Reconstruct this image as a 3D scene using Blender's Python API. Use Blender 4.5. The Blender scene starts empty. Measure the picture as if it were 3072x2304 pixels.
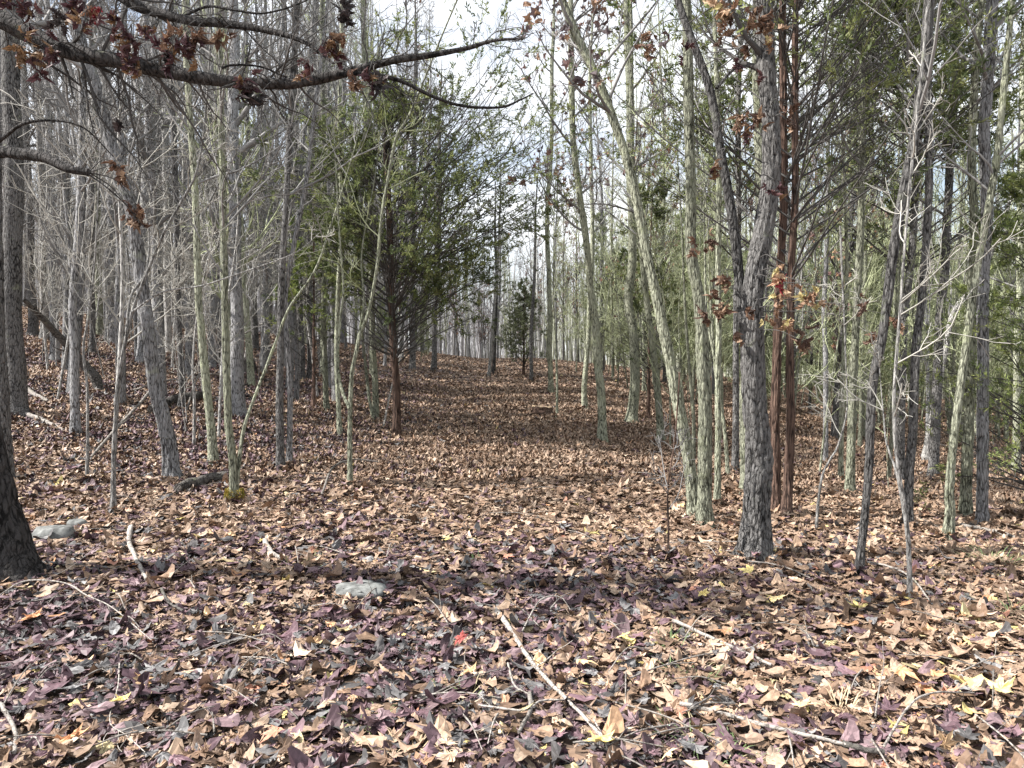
import bpy, math
import numpy as np

# ------------------------------------------------------------------ camera, sky, sun, exposure
EYE = 1.5
FPX = 2304.0                       # focal length in pixels of the 3072 px wide photograph
PITCH = math.radians(-2.39)
sc = bpy.context.scene
COL = sc.collection
cam_d = bpy.data.cameras.new("camera")
cam = bpy.data.objects.new("camera", cam_d)
COL.objects.link(cam)
cam_d.sensor_width = 36.0
cam_d.lens = 36.0 * FPX / 3072.0
cam_d.clip_start = 0.05
cam_d.clip_end = 2000.0
cam.location = (0, 0, EYE)
cam.rotation_euler = (math.radians(90) + PITCH, 0, 0)
sc.camera = cam

SUN_EL = math.radians(46)
SUN_AZ = math.radians(-97)         # clockwise from +Y: the sun stands left and a little behind of the camera
world = bpy.data.worlds.new("World")
sc.world = world
world.use_nodes = True
wn, wl = world.node_tree.nodes, world.node_tree.links
wn.clear()
w_out = wn.new('ShaderNodeOutputWorld')
w_bg = wn.new('ShaderNodeBackground')
w_bg.inputs['Strength'].default_value = 0.07
sky = wn.new('ShaderNodeTexSky')
sky.sky_type = 'NISHITA'
sky.sun_disc = False
sky.sun_elevation = SUN_EL
sky.sun_rotation = SUN_AZ
sky.air_density = 1.0
sky.dust_density = 0.8
w_tc = wn.new('ShaderNodeTexCoord')
w_map = wn.new('ShaderNodeMapping')
w_map.inputs['Scale'].default_value = (1.0, 1.0, 2.6)
w_map.inputs['Location'].default_value = (0.35, 0.0, 0.2)
w_n = wn.new('ShaderNodeTexNoise')
w_n.inputs['Scale'].default_value = 3.2
w_n.inputs['Detail'].default_value = 8
w_n.inputs['Roughness'].default_value = 0.55
w_r = wn.new('ShaderNodeValToRGB')
w_r.color_ramp.elements[0].position = 0.30
w_r.color_ramp.elements[1].position = 0.62
w_r.color_ramp.elements[0].color = (0.25, 0.25, 0.25, 1)
w_mix = wn.new('ShaderNodeMixRGB')
w_mix.inputs['Color2'].default_value = (9.0, 9.2, 9.5, 1)
wl.new(w_tc.outputs['Generated'], w_map.inputs['Vector'])
wl.new(w_map.outputs['Vector'], w_n.inputs['Vector'])
wl.new(w_n.outputs['Fac'], w_r.inputs['Fac'])
wl.new(w_r.outputs['Color'], w_mix.inputs['Fac'])
wl.new(sky.outputs['Color'], w_mix.inputs['Color1'])
wl.new(w_mix.outputs['Color'], w_bg.inputs['Color'])
wl.new(w_bg.outputs['Background'], w_out.inputs['Surface'])

sun_d = bpy.data.lights.new("sun", 'SUN')
sun_d.energy = 5.0
sun_d.angle = math.radians(0.5)
sun_d.color = (1.0, 0.955, 0.90)
sun = bpy.data.objects.new("sun", sun_d)
COL.objects.link(sun)
# a sun lamp shines along its local -Z
sd = np.array([math.sin(SUN_AZ) * math.cos(SUN_EL), math.cos(SUN_AZ) * math.cos(SUN_EL), math.sin(SUN_EL)])
sun.rotation_euler = (math.radians(90) - SUN_EL, 0, math.atan2(sd[1], sd[0]) + math.radians(90))
sun.location = (-20, -5, 20)

sc.view_settings.view_transform = 'Standard'
sc.view_settings.look = 'None'
sc.view_settings.exposure = 1.3
sc.view_settings.gamma = 1.0
sc.render.engine = 'CYCLES'
sc.cycles.max_bounces = 5
sc.cycles.diffuse_bounces = 3
sc.cycles.glossy_bounces = 2
sc.cycles.transmission_bounces = 2
sc.cycles.transparent_max_bounces = 4

rng = np.random.default_rng(11)
U = rng.uniform

# ------------------------------------------------------------------ maths helpers
def sstep(a, b, x):
    t = np.clip((np.asarray(x, float) - a) / (b - a), 0, 1)
    return t * t * (3 - 2 * t)

def _hash(i, j, k, seed=0):
    h = (i * 374761393 + j * 668265263 + k * 2147483647 + seed * 1274126177) & 0xffffffff
    h = ((h ^ (h >> 13)) * 1274126177) & 0xffffffff
    h = h ^ (h >> 16)
    return (h & 0xffff) / 65535.0

def vnoise(p, seed=0):
    p = np.asarray(p, float)
    i = np.floor(p).astype(np.int64)
    f = p - i
    f = f * f * (3 - 2 * f)
    r = 0
    for dx in (0, 1):
        for dy in (0, 1):
            for dz in (0, 1):
                w = (f[..., 0] if dx else 1 - f[..., 0]) * (f[..., 1] if dy else 1 - f[..., 1]) * (f[..., 2] if dz else 1 - f[..., 2])
                r = r + w * _hash(i[..., 0] + dx, i[..., 1] + dy, i[..., 2] + dz, seed)
    return r

def H(x, y):
    """height of the forest floor: it climbs to a crest 30 m ahead, rises to the left and falls away to the right"""
    x = np.asarray(x, float)
    y = np.asarray(y, float)
    ridge = 1.15 * sstep(7, 31, y) - 0.03 * np.clip(y - 33, 0, 60)
    side = -np.sign(x) * np.clip(np.abs(x) - 1.2, 0, 24) * np.where(x < 0, 0.115, 0.10) * sstep(3, 13, y)
    p = np.stack([x * 0.45, y * 0.45, np.zeros_like(x)], -1)
    bump = (vnoise(p, 3) - 0.5) * 0.10 + (vnoise(p * 3.1, 5) - 0.5) * 0.05
    return ridge + side + bump

def norm(v):
    return v / np.maximum(np.linalg.norm(v, axis=-1, keepdims=True), 1e-9)

CP, SP = math.cos(PITCH), math.sin(PITCH)
def ray(px, py):
    a, b = (px - 1536) / FPX, (1152 - py) / FPX
    d = np.array([a, CP - b * SP, SP + b * CP])
    return d / d[1]
def at(px, py):
    """the point of the forest floor seen at a pixel of the photograph"""
    d = ray(px, py)
    t = np.linspace(1.5, 70, 6000)
    z = EYE + t * d[2] - H(t * d[0], t)
    i = np.argmax(z < 0) if (z < 0).any() else len(t) - 1
    return np.array([t[i] * d[0], t[i], float(H(t[i] * d[0], t[i]))])
def P3(px, py, Y):
    d = ray(px, py)
    return np.array([d[0] * Y, Y, EYE + d[2] * Y])

# ------------------------------------------------------------------ mesh helpers
class MB:
    def __init__(s):
        s.v, s.q, s.t, s.c, s.n = [], [], [], [], 0
    def add(s, v, q=None, t=None, c=None):
        v = np.asarray(v, np.float32).reshape(-1, 3)
        if q is not None and len(q): s.q.append(np.asarray(q, np.int64) + s.n)
        if t is not None and len(t): s.t.append(np.asarray(t, np.int64) + s.n)
        s.v.append(v)
        s.c.append(np.ones((len(v), 3), np.float32) * 0.5 if c is None else np.broadcast_to(np.asarray(c, np.float32), (len(v), 3)))
        s.n += len(v)
        return s
    def mesh(s, name, mat, smooth=True, col=False):
        me = bpy.data.meshes.new(name)
        v = np.concatenate(s.v) if s.v else np.zeros((0, 3), np.float32)
        q = np.concatenate(s.q) if s.q else np.zeros((0, 4), np.int64)
        t = np.concatenate(s.t) if s.t else np.zeros((0, 3), np.int64)
        me.vertices.add(len(v))
        me.vertices.foreach_set('co', v.ravel())
        loops = np.concatenate([q.ravel(), t.ravel()]).astype(np.int32)
        me.loops.add(len(loops))
        me.loops.foreach_set('vertex_index', loops)
        st = np.concatenate([np.arange(len(q)) * 4, len(q) * 4 + np.arange(len(t)) * 3]).astype(np.int32)
        me.polygons.add(len(st))
        me.polygons.foreach_set('loop_start', st)
        me.polygons.foreach_set('use_smooth', np.full(len(st), smooth))
        if col:
            a = me.color_attributes.new('Col', 'FLOAT_COLOR', 'POINT')
            c = np.concatenate(s.c)
            a.data.foreach_set('color', np.concatenate([c, np.ones((len(c), 1), np.float32)], 1).ravel().astype(np.float32))
        me.materials.append(mat)
        me.update(calc_edges=True)
        return me
    def obj(s, name, mat, parent=None, loc=None, smooth=True, col=False):
        o = bpy.data.objects.new(name, s.mesh(name, mat, smooth, col))
        COL.objects.link(o)
        if parent is not None: o.parent = parent
        if loc is not None: o.location = loc
        return o

def tubes(mb, P, R, S, c=None, wob=None):
    """N polylines of K points as tubes with S sides"""
    P = np.asarray(P, float)
    R = np.asarray(R, float)
    if P.ndim == 2: P, R = P[None], R[None]
    N, K = R.shape
    if N == 0: return
    T = np.empty_like(P)
    T[:, 1:-1] = P[:, 2:] - P[:, :-2]
    T[:, 0] = P[:, 1] - P[:, 0]
    T[:, -1] = P[:, -1] - P[:, -2]
    T = norm(T)
    D = norm(P[:, -1] - P[:, 0])
    ref = np.where(np.abs(D[:, 2:3]) > 0.85, np.array([[1.0, 0.13, 0]]), np.array([[0.05, 0.08, 1.0]]))[:, None, :]
    A = norm(np.cross(T, np.broadcast_to(ref, T.shape)))
    B = np.cross(T, A)
    th = np.arange(S) * 2 * math.pi / S
    rr = R[:, :, None] * (np.ones((1, 1, S)) if wob is None else wob)
    V = P[:, :, None, :] + rr[..., None] * (A[:, :, None, :] * np.cos(th)[None, None, :, None] + B[:, :, None, :] * np.sin(th)[None, None, :, None])
    n = np.arange(N)[:, None, None] * K * S
    k = np.arange(K - 1)[None, :, None] * S
    s0 = np.arange(S)[None, None, :]
    s1 = (s0 + 1) % S
    q = np.stack([n + k + s0, n + k + s1, n + k + S + s1, n + k + S + s0], -1).reshape(-1, 4)
    cc = None
    if c is not None:
        cc = np.broadcast_to(np.asarray(c, float).reshape(-1, 1, 3), (N, K * S, 3)).reshape(-1, 3)
    mb.add(V.reshape(-1, 3), q=q, c=cc)

def cap(mb, P, R, S, end=-1):
    c = np.array(P[end])
    t = norm(np.array(P[end]) - np.array(P[end - 1 if end == -1 else 1]))
    ref = np.array([1.0, 0.13, 0]) if abs(norm(np.array(P[-1]) - np.array(P[0]))[2]) > 0.85 else np.array([0.05, 0.08, 1.0])
    a = norm(np.cross(t, ref)); b = np.cross(t, a)
    th = np.arange(S) * 2 * math.pi / S
    ring = c + R * (a * np.cos(th)[:, None] + b * np.sin(th)[:, None]) * 0.98
    mb.add(np.vstack([ring, c + t * R * 0.12]), t=[(i, (i + 1) % S, S) for i in range(S)])

def spawn(P, R, m, t0, t1, L, ang, up, jit, rf, K, rmin=0.0012, lens=None, sweep=0.0):
    """m side shoots from each polyline: returns their points and radii"""
    N, Kp = R.shape
    n = N * m
    par = np.repeat(np.arange(N), m)
    t = U(t0, t1, n) * (Kp - 1)
    i = np.clip(t.astype(int), 0, Kp - 2)
    f = (t - i)[:, None]
    p0 = P[par, i] * (1 - f) + P[par, i + 1] * f
    r0 = R[par, i] * (1 - f[:, 0]) + R[par, i + 1] * f[:, 0]
    T = norm(P[par, i + 1] - P[par, i])
    rd = norm(rng.normal(size=(n, 3)))
    perp = norm(rd - T * (rd * T).sum(-1, keepdims=True))
    a = np.radians(U(ang[0], ang[1], n))[:, None]
    d = norm(T * np.cos(a) + perp * np.sin(a))
    plen = np.linalg.norm(P[:, 1:] - P[:, :-1], axis=-1).sum(1)[par]
    ln = (plen * U(L[0], L[1], n) if lens is None else lens(t / (Kp - 1), n))
    r = np.maximum(np.minimum(r0 * rf, r0 * 0.9), rmin)
    Q = np.empty((n, K, 3))
    Q[:, 0] = p0
    for k in range(1, K):
        Q[:, k] = Q[:, k - 1] + d * (ln / (K - 1))[:, None]
        d = norm(d + np.array([0, 0, up]) + rng.normal(size=(n, 3)) * jit)
    tp = np.linspace(1, 0.25, K)[None, :]
    return Q, np.maximum(r[:, None] * tp, rmin * 0.8)

def spline(pts, n):
    """Catmull-Rom through points, n samples"""
    p = np.asarray(pts, float)
    if len(p) == 2:
        return p[0] + (p[1] - p[0]) * np.linspace(0, 1, n)[:, None]
    q = np.vstack([2 * p[0] - p[1], p, 2 * p[-1] - p[-2]])
    cl = np.concatenate([[0], np.cumsum(np.linalg.norm(np.diff(p[:, :3], axis=0), axis=1))])
    s = np.linspace(0, cl[-1], n)
    i = np.clip(np.searchsorted(cl, s, side='right') - 1, 0, len(p) - 2)
    u = ((s - cl[i]) / np.maximum(cl[i + 1] - cl[i], 1e-9))[:, None]
    a, b, c, d = q[i], q[i + 1], q[i + 2], q[i + 3]
    return 0.5 * (2 * b + (c - a) * u + (2 * a - 5 * b + 4 * c - d) * u ** 2 + (3 * b - a - 3 * c + d) * u ** 3)

# ------------------------------------------------------------------ materials
def mat(name):
    m = bpy.data.materials.new(name)
    m.use_nodes = True
    nt = m.node_tree
    return m, nt.nodes, nt.links, nt.nodes['Principled BSDF']

def bark(name, c1, c2, lich, la, sxy=36, sz=8.0, bump=1.0, dist=0.02):
    m, n, l, b = mat(name)
    tc = n.new('ShaderNodeTexCoord')
    mp = n.new('ShaderNodeMapping')
    mp.inputs['Scale'].default_value = (sxy, sxy, sz)
    nz = n.new('ShaderNodeTexNoise'); nz.inputs['Scale'].default_value = 1.6; nz.inputs['Detail'].default_value = 6; nz.inputs['Roughness'].default_value = 0.65
    vo = n.new('ShaderNodeTexVoronoi'); vo.feature = 'DISTANCE_TO_EDGE'; vo.inputs['Scale'].default_value = 1.3
    ramp = n.new('ShaderNodeValToRGB')
    e = ramp.color_ramp.elements
    e[0].position = 0.34; e[0].color = (*c2, 1)
    e[1].position = 0.60; e[1].color = (*c1, 1)
    l.new(tc.outputs['Object'], mp.inputs['Vector'])
    wv = n.new('ShaderNodeMixRGB'); wv.blend_type = 'ADD'; wv.inputs['Fac'].default_value = 0.5
    l.new(mp.outputs['Vector'], nz.inputs['Vector'])
    l.new(mp.outputs['Vector'], wv.inputs['Color1']); l.new(nz.outputs['Color'], wv.inputs['Color2'])
    l.new(wv.outputs['Color'], vo.inputs['Vector'])
    fs = n.new('ShaderNodeMapRange'); fs.inputs['From Max'].default_value = 0.22; fs.inputs['To Min'].default_value = -0.10; fs.inputs['To Max'].default_value = 0.16
    l.new(vo.outputs['Distance'], fs.inputs['Value'])
    mth = n.new('ShaderNodeMath'); mth.operation = 'ADD'
    big_ = n.new('ShaderNodeTexNoise'); big_.inputs['Scale'].default_value = 3.5; big_.inputs['Detail'].default_value = 5
    l.new(tc.outputs['Object'], big_.inputs['Vector'])
    m3 = n.new('ShaderNodeMath'); m3.operation = 'MULTIPLY_ADD'; m3.inputs[1].default_value = 0.5; m3.inputs[2].default_value = -0.25
    l.new(big_.outputs['Fac'], m3.inputs[0])
    m4 = n.new('ShaderNodeMath'); m4.operation = 'ADD'
    l.new(nz.outputs['Fac'], m4.inputs[0]); l.new(m3.outputs[0], m4.inputs[1])
    l.new(fs.outputs['Result'], mth.inputs[0]); l.new(m4.outputs[0], mth.inputs[1])
    l.new(mth.outputs[0], ramp.inputs['Fac'])
    # lichen and algae patches
    n2 = n.new('ShaderNodeTexNoise'); n2.inputs['Scale'].default_value = 5.0; n2.inputs['Detail'].default_value = 7; n2.inputs['Roughness'].default_value = 0.7
    l.new(tc.outputs['Object'], n2.inputs['Vector'])
    r2 = n.new('ShaderNodeValToRGB')
    r2.color_ramp.elements[0].position = 0.62 - la * 0.3; r2.color_ramp.elements[1].position = 0.74 - la * 0.26
    l.new(n2.outputs['Fac'], r2.inputs['Fac'])
    mix = n.new('ShaderNodeMixRGB')
    mix.inputs['Color2'].default_value = (*lich, 1)
    mf = n.new('ShaderNodeMath'); mf.operation = 'MULTIPLY'; mf.inputs[1].default_value = 0.8
    l.new(r2.outputs['Color'], mf.inputs[0]); l.new(mf.outputs[0], mix.inputs['Fac'])
    l.new(ramp.outputs['Color'], mix.inputs['Color1'])
    # each tree a little lighter or darker
    oi = n.new('ShaderNodeObjectInfo')
    mr = n.new('ShaderNodeMapRange'); mr.inputs['To Min'].default_value = 0.65; mr.inputs['To Max'].default_value = 1.3
    l.new(oi.outputs['Random'], mr.inputs['Value'])
    mu = n.new('ShaderNodeMixRGB'); mu.blend_type = 'MULTIPLY'; mu.inputs['Fac'].default_value = 1
    l.new(mix.outputs['Color'], mu.inputs['Color1']); l.new(mr.outputs['Result'], mu.inputs['Color2'])
    l.new(mu.outputs['Color'], b.inputs['Base Color'])
    bp = n.new('ShaderNodeBump'); bp.inputs['Strength'].default_value = bump; bp.inputs['Distance'].default_value = dist * 1.5
    l.new(mth.outputs[0], bp.inputs['Height']); l.new(bp.outputs['Normal'], b.inputs['Normal'])
    b.inputs['Roughness'].default_value = 0.92
    b.inputs['Specular IOR Level'].default_value = 0.2
    return m

GREY = (0.30, 0.295, 0.285)
M_grey = bark('bark_grey', (0.34, 0.34, 0.345), (0.05, 0.048, 0.047), (0.36, 0.38, 0.29), 0.12)
M_pale = bark('bark_pale', (0.46, 0.45, 0.43), (0.10, 0.097, 0.093), (0.44, 0.46, 0.36), 0.1)
M_lichen = bark('bark_lichen', (0.38, 0.395, 0.30), (0.05, 0.052, 0.036), (0.36, 0.39, 0.25), 0.30)
M_dark = bark('bark_dark', (0.19, 0.185, 0.18), (0.022, 0.021, 0.021), (0.33, 0.36, 0.25), 0.06, sxy=34, sz=9, bump=1.0, dist=0.03)
M_cedar = bark('bark_cedar', (0.16, 0.105, 0.082), (0.022, 0.015, 0.013), (0.30, 0.28, 0.18), 0.1, sxy=34, sz=2.2)
M_oak = bark('bark_oak', (0.075, 0.07, 0.068), (0.012, 0.0115, 0.011), (0.16, 0.17, 0.11), 0.0, sxy=26, sz=7, dist=0.04)
M_stick = bark('bark_stick', (0.30, 0.275, 0.25), (0.09, 0.08, 0.07), (0.3, 0.3, 0.2), 0.0, sxy=30, sz=30, bump=0.6, dist=0.005)
M_log = bark('bark_log', (0.13, 0.12, 0.11), (0.03, 0.027, 0.025), (0.2, 0.22, 0.12), 0.1, sxy=18, sz=18, bump=0.8)

def simple(name, c, rough=0.85, var=0.35, scale=3.0):
    m, n, l, b = mat(name)
    tc = n.new('ShaderNodeTexCoord')
    nz = n.new('ShaderNodeTexNoise'); nz.inputs['Scale'].default_value = scale; nz.inputs['Detail'].default_value = 4
    l.new(tc.outputs['Object'], nz.inputs['Vector'])
    r = n.new('ShaderNodeValToRGB')
    r.color_ramp.elements[0].position = 0.35; r.color_ramp.elements[1].position = 0.65
    r.color_ramp.elements[0].color = (*[x * (1 - var) for x in c], 1)
    r.color_ramp.elements[1].color = (*[min(1, x * (1 + var)) for x in c], 1)
    l.new(nz.outputs['Fac'], r.inputs['Fac']); l.new(r.outputs['Color'], b.inputs['Base Color'])
    b.inputs['Roughness'].default_value = rough
    b.inputs['Specular IOR Level'].default_value = 0.25
    return m
M_twig = simple('twig_grey', (0.21, 0.205, 0.20), scale=1.5)
M_twigdark = simple('twig_dark', (0.07, 0.066, 0.063), scale=1.5)
M_twigpale = simple('twig_pale', (0.33, 0.32, 0.29), scale=1.5)
M_twiggreen = simple('twig_green', (0.33, 0.36, 0.22), scale=1.5)
M_moss = simple('moss', (0.20, 0.20, 0.05), scale=40)
M_stone = simple('stone', (0.14, 0.145, 0.14), scale=22, var=0.5)
M_cutwood = simple('cut_wood', (0.36, 0.27, 0.18), scale=12)

def leafmat(name, trans=0.35, rough=0.6):
    m, n, l, b = mat(name)
    at_ = n.new('ShaderNodeAttribute'); at_.attribute_name = 'Col'
    b.inputs['Roughness'].default_value = rough
    b.inputs['Specular IOR Level'].default_value = 0.3
    tc = n.new('ShaderNodeTexCoord')
    nz = n.new('ShaderNodeTexNoise'); nz.inputs['Scale'].default_value = 60; nz.inputs['Detail'].default_value = 3
    l.new(tc.outputs['Object'], nz.inputs['Vector'])
    mr = n.new('ShaderNodeMapRange'); mr.inputs['From Min'].default_value = 0.3; mr.inputs['From Max'].default_value = 0.7
    mr.inputs['To Min'].default_value = 0.68; mr.inputs['To Max'].default_value = 1.25
    l.new(nz.outputs['Fac'], mr.inputs['Value'])
    mu = n.new('ShaderNodeMixRGB'); mu.blend_type = 'MULTIPLY'; mu.inputs['Fac'].default_value = 1
    l.new(at_.outputs['Color'], mu.inputs['Color1']); l.new(mr.outputs['Result'], mu.inputs['Color2'])
    l.new(mu.outputs['Color'], b.inputs['Base Color'])
    if trans:
        tr = n.new('ShaderNodeBsdfTranslucent')
        l.new(mu.outputs['Color'], tr.inputs['Color'])
        mx = n.new('ShaderNodeMixShader'); mx.inputs['Fac'].default_value = trans
        l.new(b.outputs['BSDF'], mx.inputs[1]); l.new(tr.outputs['BSDF'], mx.inputs[2])
        l.new(mx.outputs['Shader'], n['Material Output'].inputs['Surface'])
    return m
M_leaf = leafmat('dry_leaf', 0.0, 0.55)
M_hang = leafmat('hanging_leaf', 0.2)
M_green = leafmat('cedar_needles', 0.4, 0.6)
M_wood = leafmat('distant_bark', 0.0, 0.9)

def soil():
    m, n, l, b = mat('forest_soil')
    tc = n.new('ShaderNodeTexCoord')
    vo = n.new('ShaderNodeTexVoronoi'); vo.inputs['Scale'].default_value = 14
    nz = n.new('ShaderNodeTexNoise'); nz.inputs['Scale'].default_value = 30; nz.inputs['Detail'].default_value = 6
    l.new(tc.outputs['Object'], vo.inputs['Vector']); l.new(tc.outputs['Object'], nz.inputs['Vector'])
    r = n.new('ShaderNodeValToRGB')
    e = r.color_ramp.elements
    e[0].position = 0.25; e[0].color = (0.035, 0.024, 0.018, 1)
    e[1].position = 0.8; e[1].color = (0.26, 0.17, 0.115, 1)
    x = n.new('ShaderNodeMixRGB'); x.inputs['Fac'].default_value = 0.5
    l.new(vo.outputs['Color'], x.inputs['Color1']); l.new(nz.outputs['Fac'], x.inputs['Color2'])
    l.new(x.outputs['Color'], r.inputs['Fac']); l.new(r.outputs['Color'], b.inputs['Base Color'])
    bp = n.new('ShaderNodeBump'); bp.inputs['Strength'].default_value = 1; bp.inputs['Distance'].default_value = 0.05
    l.new(vo.outputs['Distance'], bp.inputs['Height']); l.new(bp.outputs['Normal'], b.inputs['Normal'])
    b.inputs['Roughness'].default_value = 0.95
    return m
M_soil = soil()

# ------------------------------------------------------------------ naming
def tag(o, label=None, cat=None, group=None, kind=None):
    if label: o['label'] = label
    if cat: o['category'] = cat
    if group: o['group'] = group
    if kind: o['kind'] = kind
    return o
def empty(name, loc, label=None, cat=None, group=None):
    o = bpy.data.objects.new(name, None)
    o.empty_display_size = 0.2
    COL.objects.link(o)
    o.location = loc
    return tag(o, label, cat, group)

# ------------------------------------------------------------------ the forest floor
def build_ground():
    ys = np.concatenate([np.arange(-14, 40, 0.3), np.geomspace(40, 420, 50)])
    xs = np.concatenate([-np.geomspace(300, 26, 26), np.arange(-25, 25.1, 0.3), np.geomspace(26, 300, 26)])
    X, Y = np.meshgrid(xs, ys)
    Z = H(X, Y)
    nx, ny = len(xs), len(ys)
    i = (np.arange(ny - 1)[:, None] * nx + np.arange(nx - 1)[None, :]).ravel()
    mb = MB().add(np.stack([X, Y, Z], -1).reshape(-1, 3), q=np.stack([i, i + 1, i + nx + 1, i + nx], -1))
    tag(mb.obj('ground', M_soil), kind='structure')
build_ground()

# leaf outlines -----------------------------------------------------
def maple_outline():
    pts = []
    lob = [(-12, .62), (38, .9), (90, 1.05), (142, .9), (192, .62)]
    for i, (a, r) in enumerate(lob):
        pts += [(a - 15, r * .62), (a - 6, r * .72), (a, r), (a + 6, r * .72), (a + 15, r * .62)]
        if i < 4: pts.append(((a + lob[i + 1][0]) / 2, .36))
    pts += [(225, .3), (268, .22), (272, .22), (315, .3)]
    a = np.radians([p[0] for p in pts]); r = np.array([p[1] for p in pts])
    return np.stack([np.cos(a) * r, np.sin(a) * r], 1) * 0.62
def oak_outline():
    y = np.array([-1, -.8, -.62, -.5, -.3, -.18, .02, .15, .35, .5, .72, .86, 1.0])
    w = np.array([.02, .12, .30, .14, .42, .17, .52, .2, .46, .2, .30, .12, .03])
    r = np.stack([w, y], 1); l_ = np.stack([-w[::-1], y[::-1]], 1)
    return np.vstack([r, l_[1:-1]]) * 0.62
def ovate_outline():
    a = np.arange(12) * math.pi / 6
    return np.stack([np.cos(a) * .42 * (1 - .25 * np.sin(a)), np.sin(a) * .95], 1) * 0.62
def star(n):
    a = np.arange(n) * 2 * math.pi / n
    r = np.where(np.arange(n) % 2 == 0, 1.0, .5)
    return np.stack([np.cos(a) * r, np.sin(a) * r], 1) * .58

def leaf_proto(o, rings, curl, seed):
    r_ = np.random.default_rng(seed)
    n = len(o)
    vs, q, t = [], [], []
    fr = [1.0, 0.55] if rings == 2 else [1.0]
    for f in fr: vs.append(o * f)
    v = np.vstack(vs + [np.zeros((1, 2))])
    idx = np.arange(n); nx = (idx + 1) % n
    if rings == 2:
        q = np.stack([idx, nx, n + nx, n + idx], 1)
        t = np.stack([n + idx, n + nx, np.full(n, 2 * n)], 1)
    else:
        t = np.stack([idx, nx, np.full(n, n)], 1)
    a = r_.uniform(0, math.pi)
    x = v[:, 0] * math.cos(a) + v[:, 1] * math.sin(a)
    y = -v[:, 0] * math.sin(a) + v[:, 1] * math.cos(a)
    k = r_.uniform(.5, 1.0) * curl * r_.choice([-1, 1], p=[.62, .38])
    z = k * x * x * 1.7 + r_.uniform(-.4, .6) * curl * y * y * 1.1
    rr = np.hypot(v[:, 0], v[:, 1]); th = np.arctan2(v[:, 1], v[:, 0])
    z += np.sin(th * r_.integers(3, 7) + r_.uniform(0, 6)) * rr ** 2 * .45 * curl + r_.normal(0, .035 * curl, len(v))
    s = 1 - .22 * np.abs(k) * np.abs(x)
    return np.stack([v[:, 0] * s, v[:, 1] * s, z], 1), q, t

def rotm(yaw, tilt, tdir):
    """tilt about a horizontal axis, after a spin by yaw"""
    cy, sy = np.cos(yaw), np.sin(yaw)
    Z = np.zeros_like(yaw); O = np.ones_like(yaw)
    Rz = np.stack([np.stack([cy, -sy, Z], -1), np.stack([sy, cy, Z], -1), np.stack([Z, Z, O], -1)], -2)
    ax, ay = np.cos(tdir), np.sin(tdir)
    c, s = np.cos(tilt), np.sin(tilt)
    Rt = np.stack([np.stack([c + ax * ax * (1 - c), ax * ay * (1 - c), ay * s], -1),
                   np.stack([ax * ay * (1 - c), c + ay * ay * (1 - c), -ax * s], -1),
                   np.stack([-ay * s, ax * s, c], -1)], -2)
    return Rt @ Rz

def add_leaves(mb, protos, pos, size, yaw, tilt, tdir, cols):
    n = len(pos)
    which = rng.integers(0, len(protos), n)
    M = rotm(yaw, tilt, tdir) * size[:, None, None]
    for k, (v, q, t) in enumerate(protos):
        s = np.where(which == k)[0]
        if not len(s): continue
        V = np.einsum('nij,vj->nvi', M[s], v) + pos[s][:, None, :]
        off = (np.arange(len(s)) * len(v))[:, None, None]
        mb.add(V.reshape(-1, 3), q=(np.asarray(q)[None] + off).reshape(-1, 4) if len(q) else None,
               t=(np.asarray(t)[None] + off).reshape(-1, 3), c=np.repeat(cols[s], len(v), 0))

TAN = np.array([[.40, .285, .20], [.33, .225, .155], [.48, .36, .265], [.25, .165, .11], [.37, .26, .19], [.17, .11, .075], [.28, .18, .12]])
SHADE_PUR = np.array([[.165, .10, .115], [.12, .072, .085], [.22, .15, .16], [.09, .055, .065]])  # brown leaves in shade, the shade put into their colour
GRY = np.array([[.12, .115, .115], [.20, .195, .195], [.075, .07, .07]])
YEL = np.array([[.66, .54, .22], [.60, .50, .28]])
ORA = np.array([[.55, .30, .16], [.44, .21, .14], [.56, .38, .22], [.40, .24, .15], [.52, .33, .20]])
def pick(a, n): return a[rng.integers(0, len(a), n)]
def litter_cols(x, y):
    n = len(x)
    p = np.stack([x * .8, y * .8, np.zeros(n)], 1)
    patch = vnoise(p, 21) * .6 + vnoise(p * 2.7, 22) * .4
    # tan leaves on the path; shade painted as purple leaves left and close by
    shade_pur = (.35 + .65 * sstep(.3, .7, patch)) * (0.05 + .48 * sstep(0, -4.5, x) * sstep(30, 16, y) + .36 * sstep(7.0, 4.2, y) * sstep(3.0, 0.5, x) + .25 * sstep(7.5, 4.5, y))
    gry = shade_pur * .34
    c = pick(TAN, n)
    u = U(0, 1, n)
    m = u < np.clip(shade_pur, 0, .85); c[m] = pick(SHADE_PUR, m.sum())
    u = U(0, 1, n); m = u < gry; c[m] = pick(GRY, m.sum())
    u = U(0, 1, n); near = sstep(9, 3, y) * (.4 + .9 * sstep(0, 2.5, x))
    m = u < .002 + .035 * near; c[m] = pick(ORA, m.sum())
    u = U(0, 1, n); m = u < .002 + .022 * near; c[m] = pick(YEL, m.sum())
    return c * U(.52, 1.08, (n, 1))

def wedge(n, y0, y1, hw=.80, extra=.6):
    y = np.sqrt(U(y0 ** 2, y1 ** 2, n))
    x = U(-1, 1, n) * (y * hw + extra)
    return x, y

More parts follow.
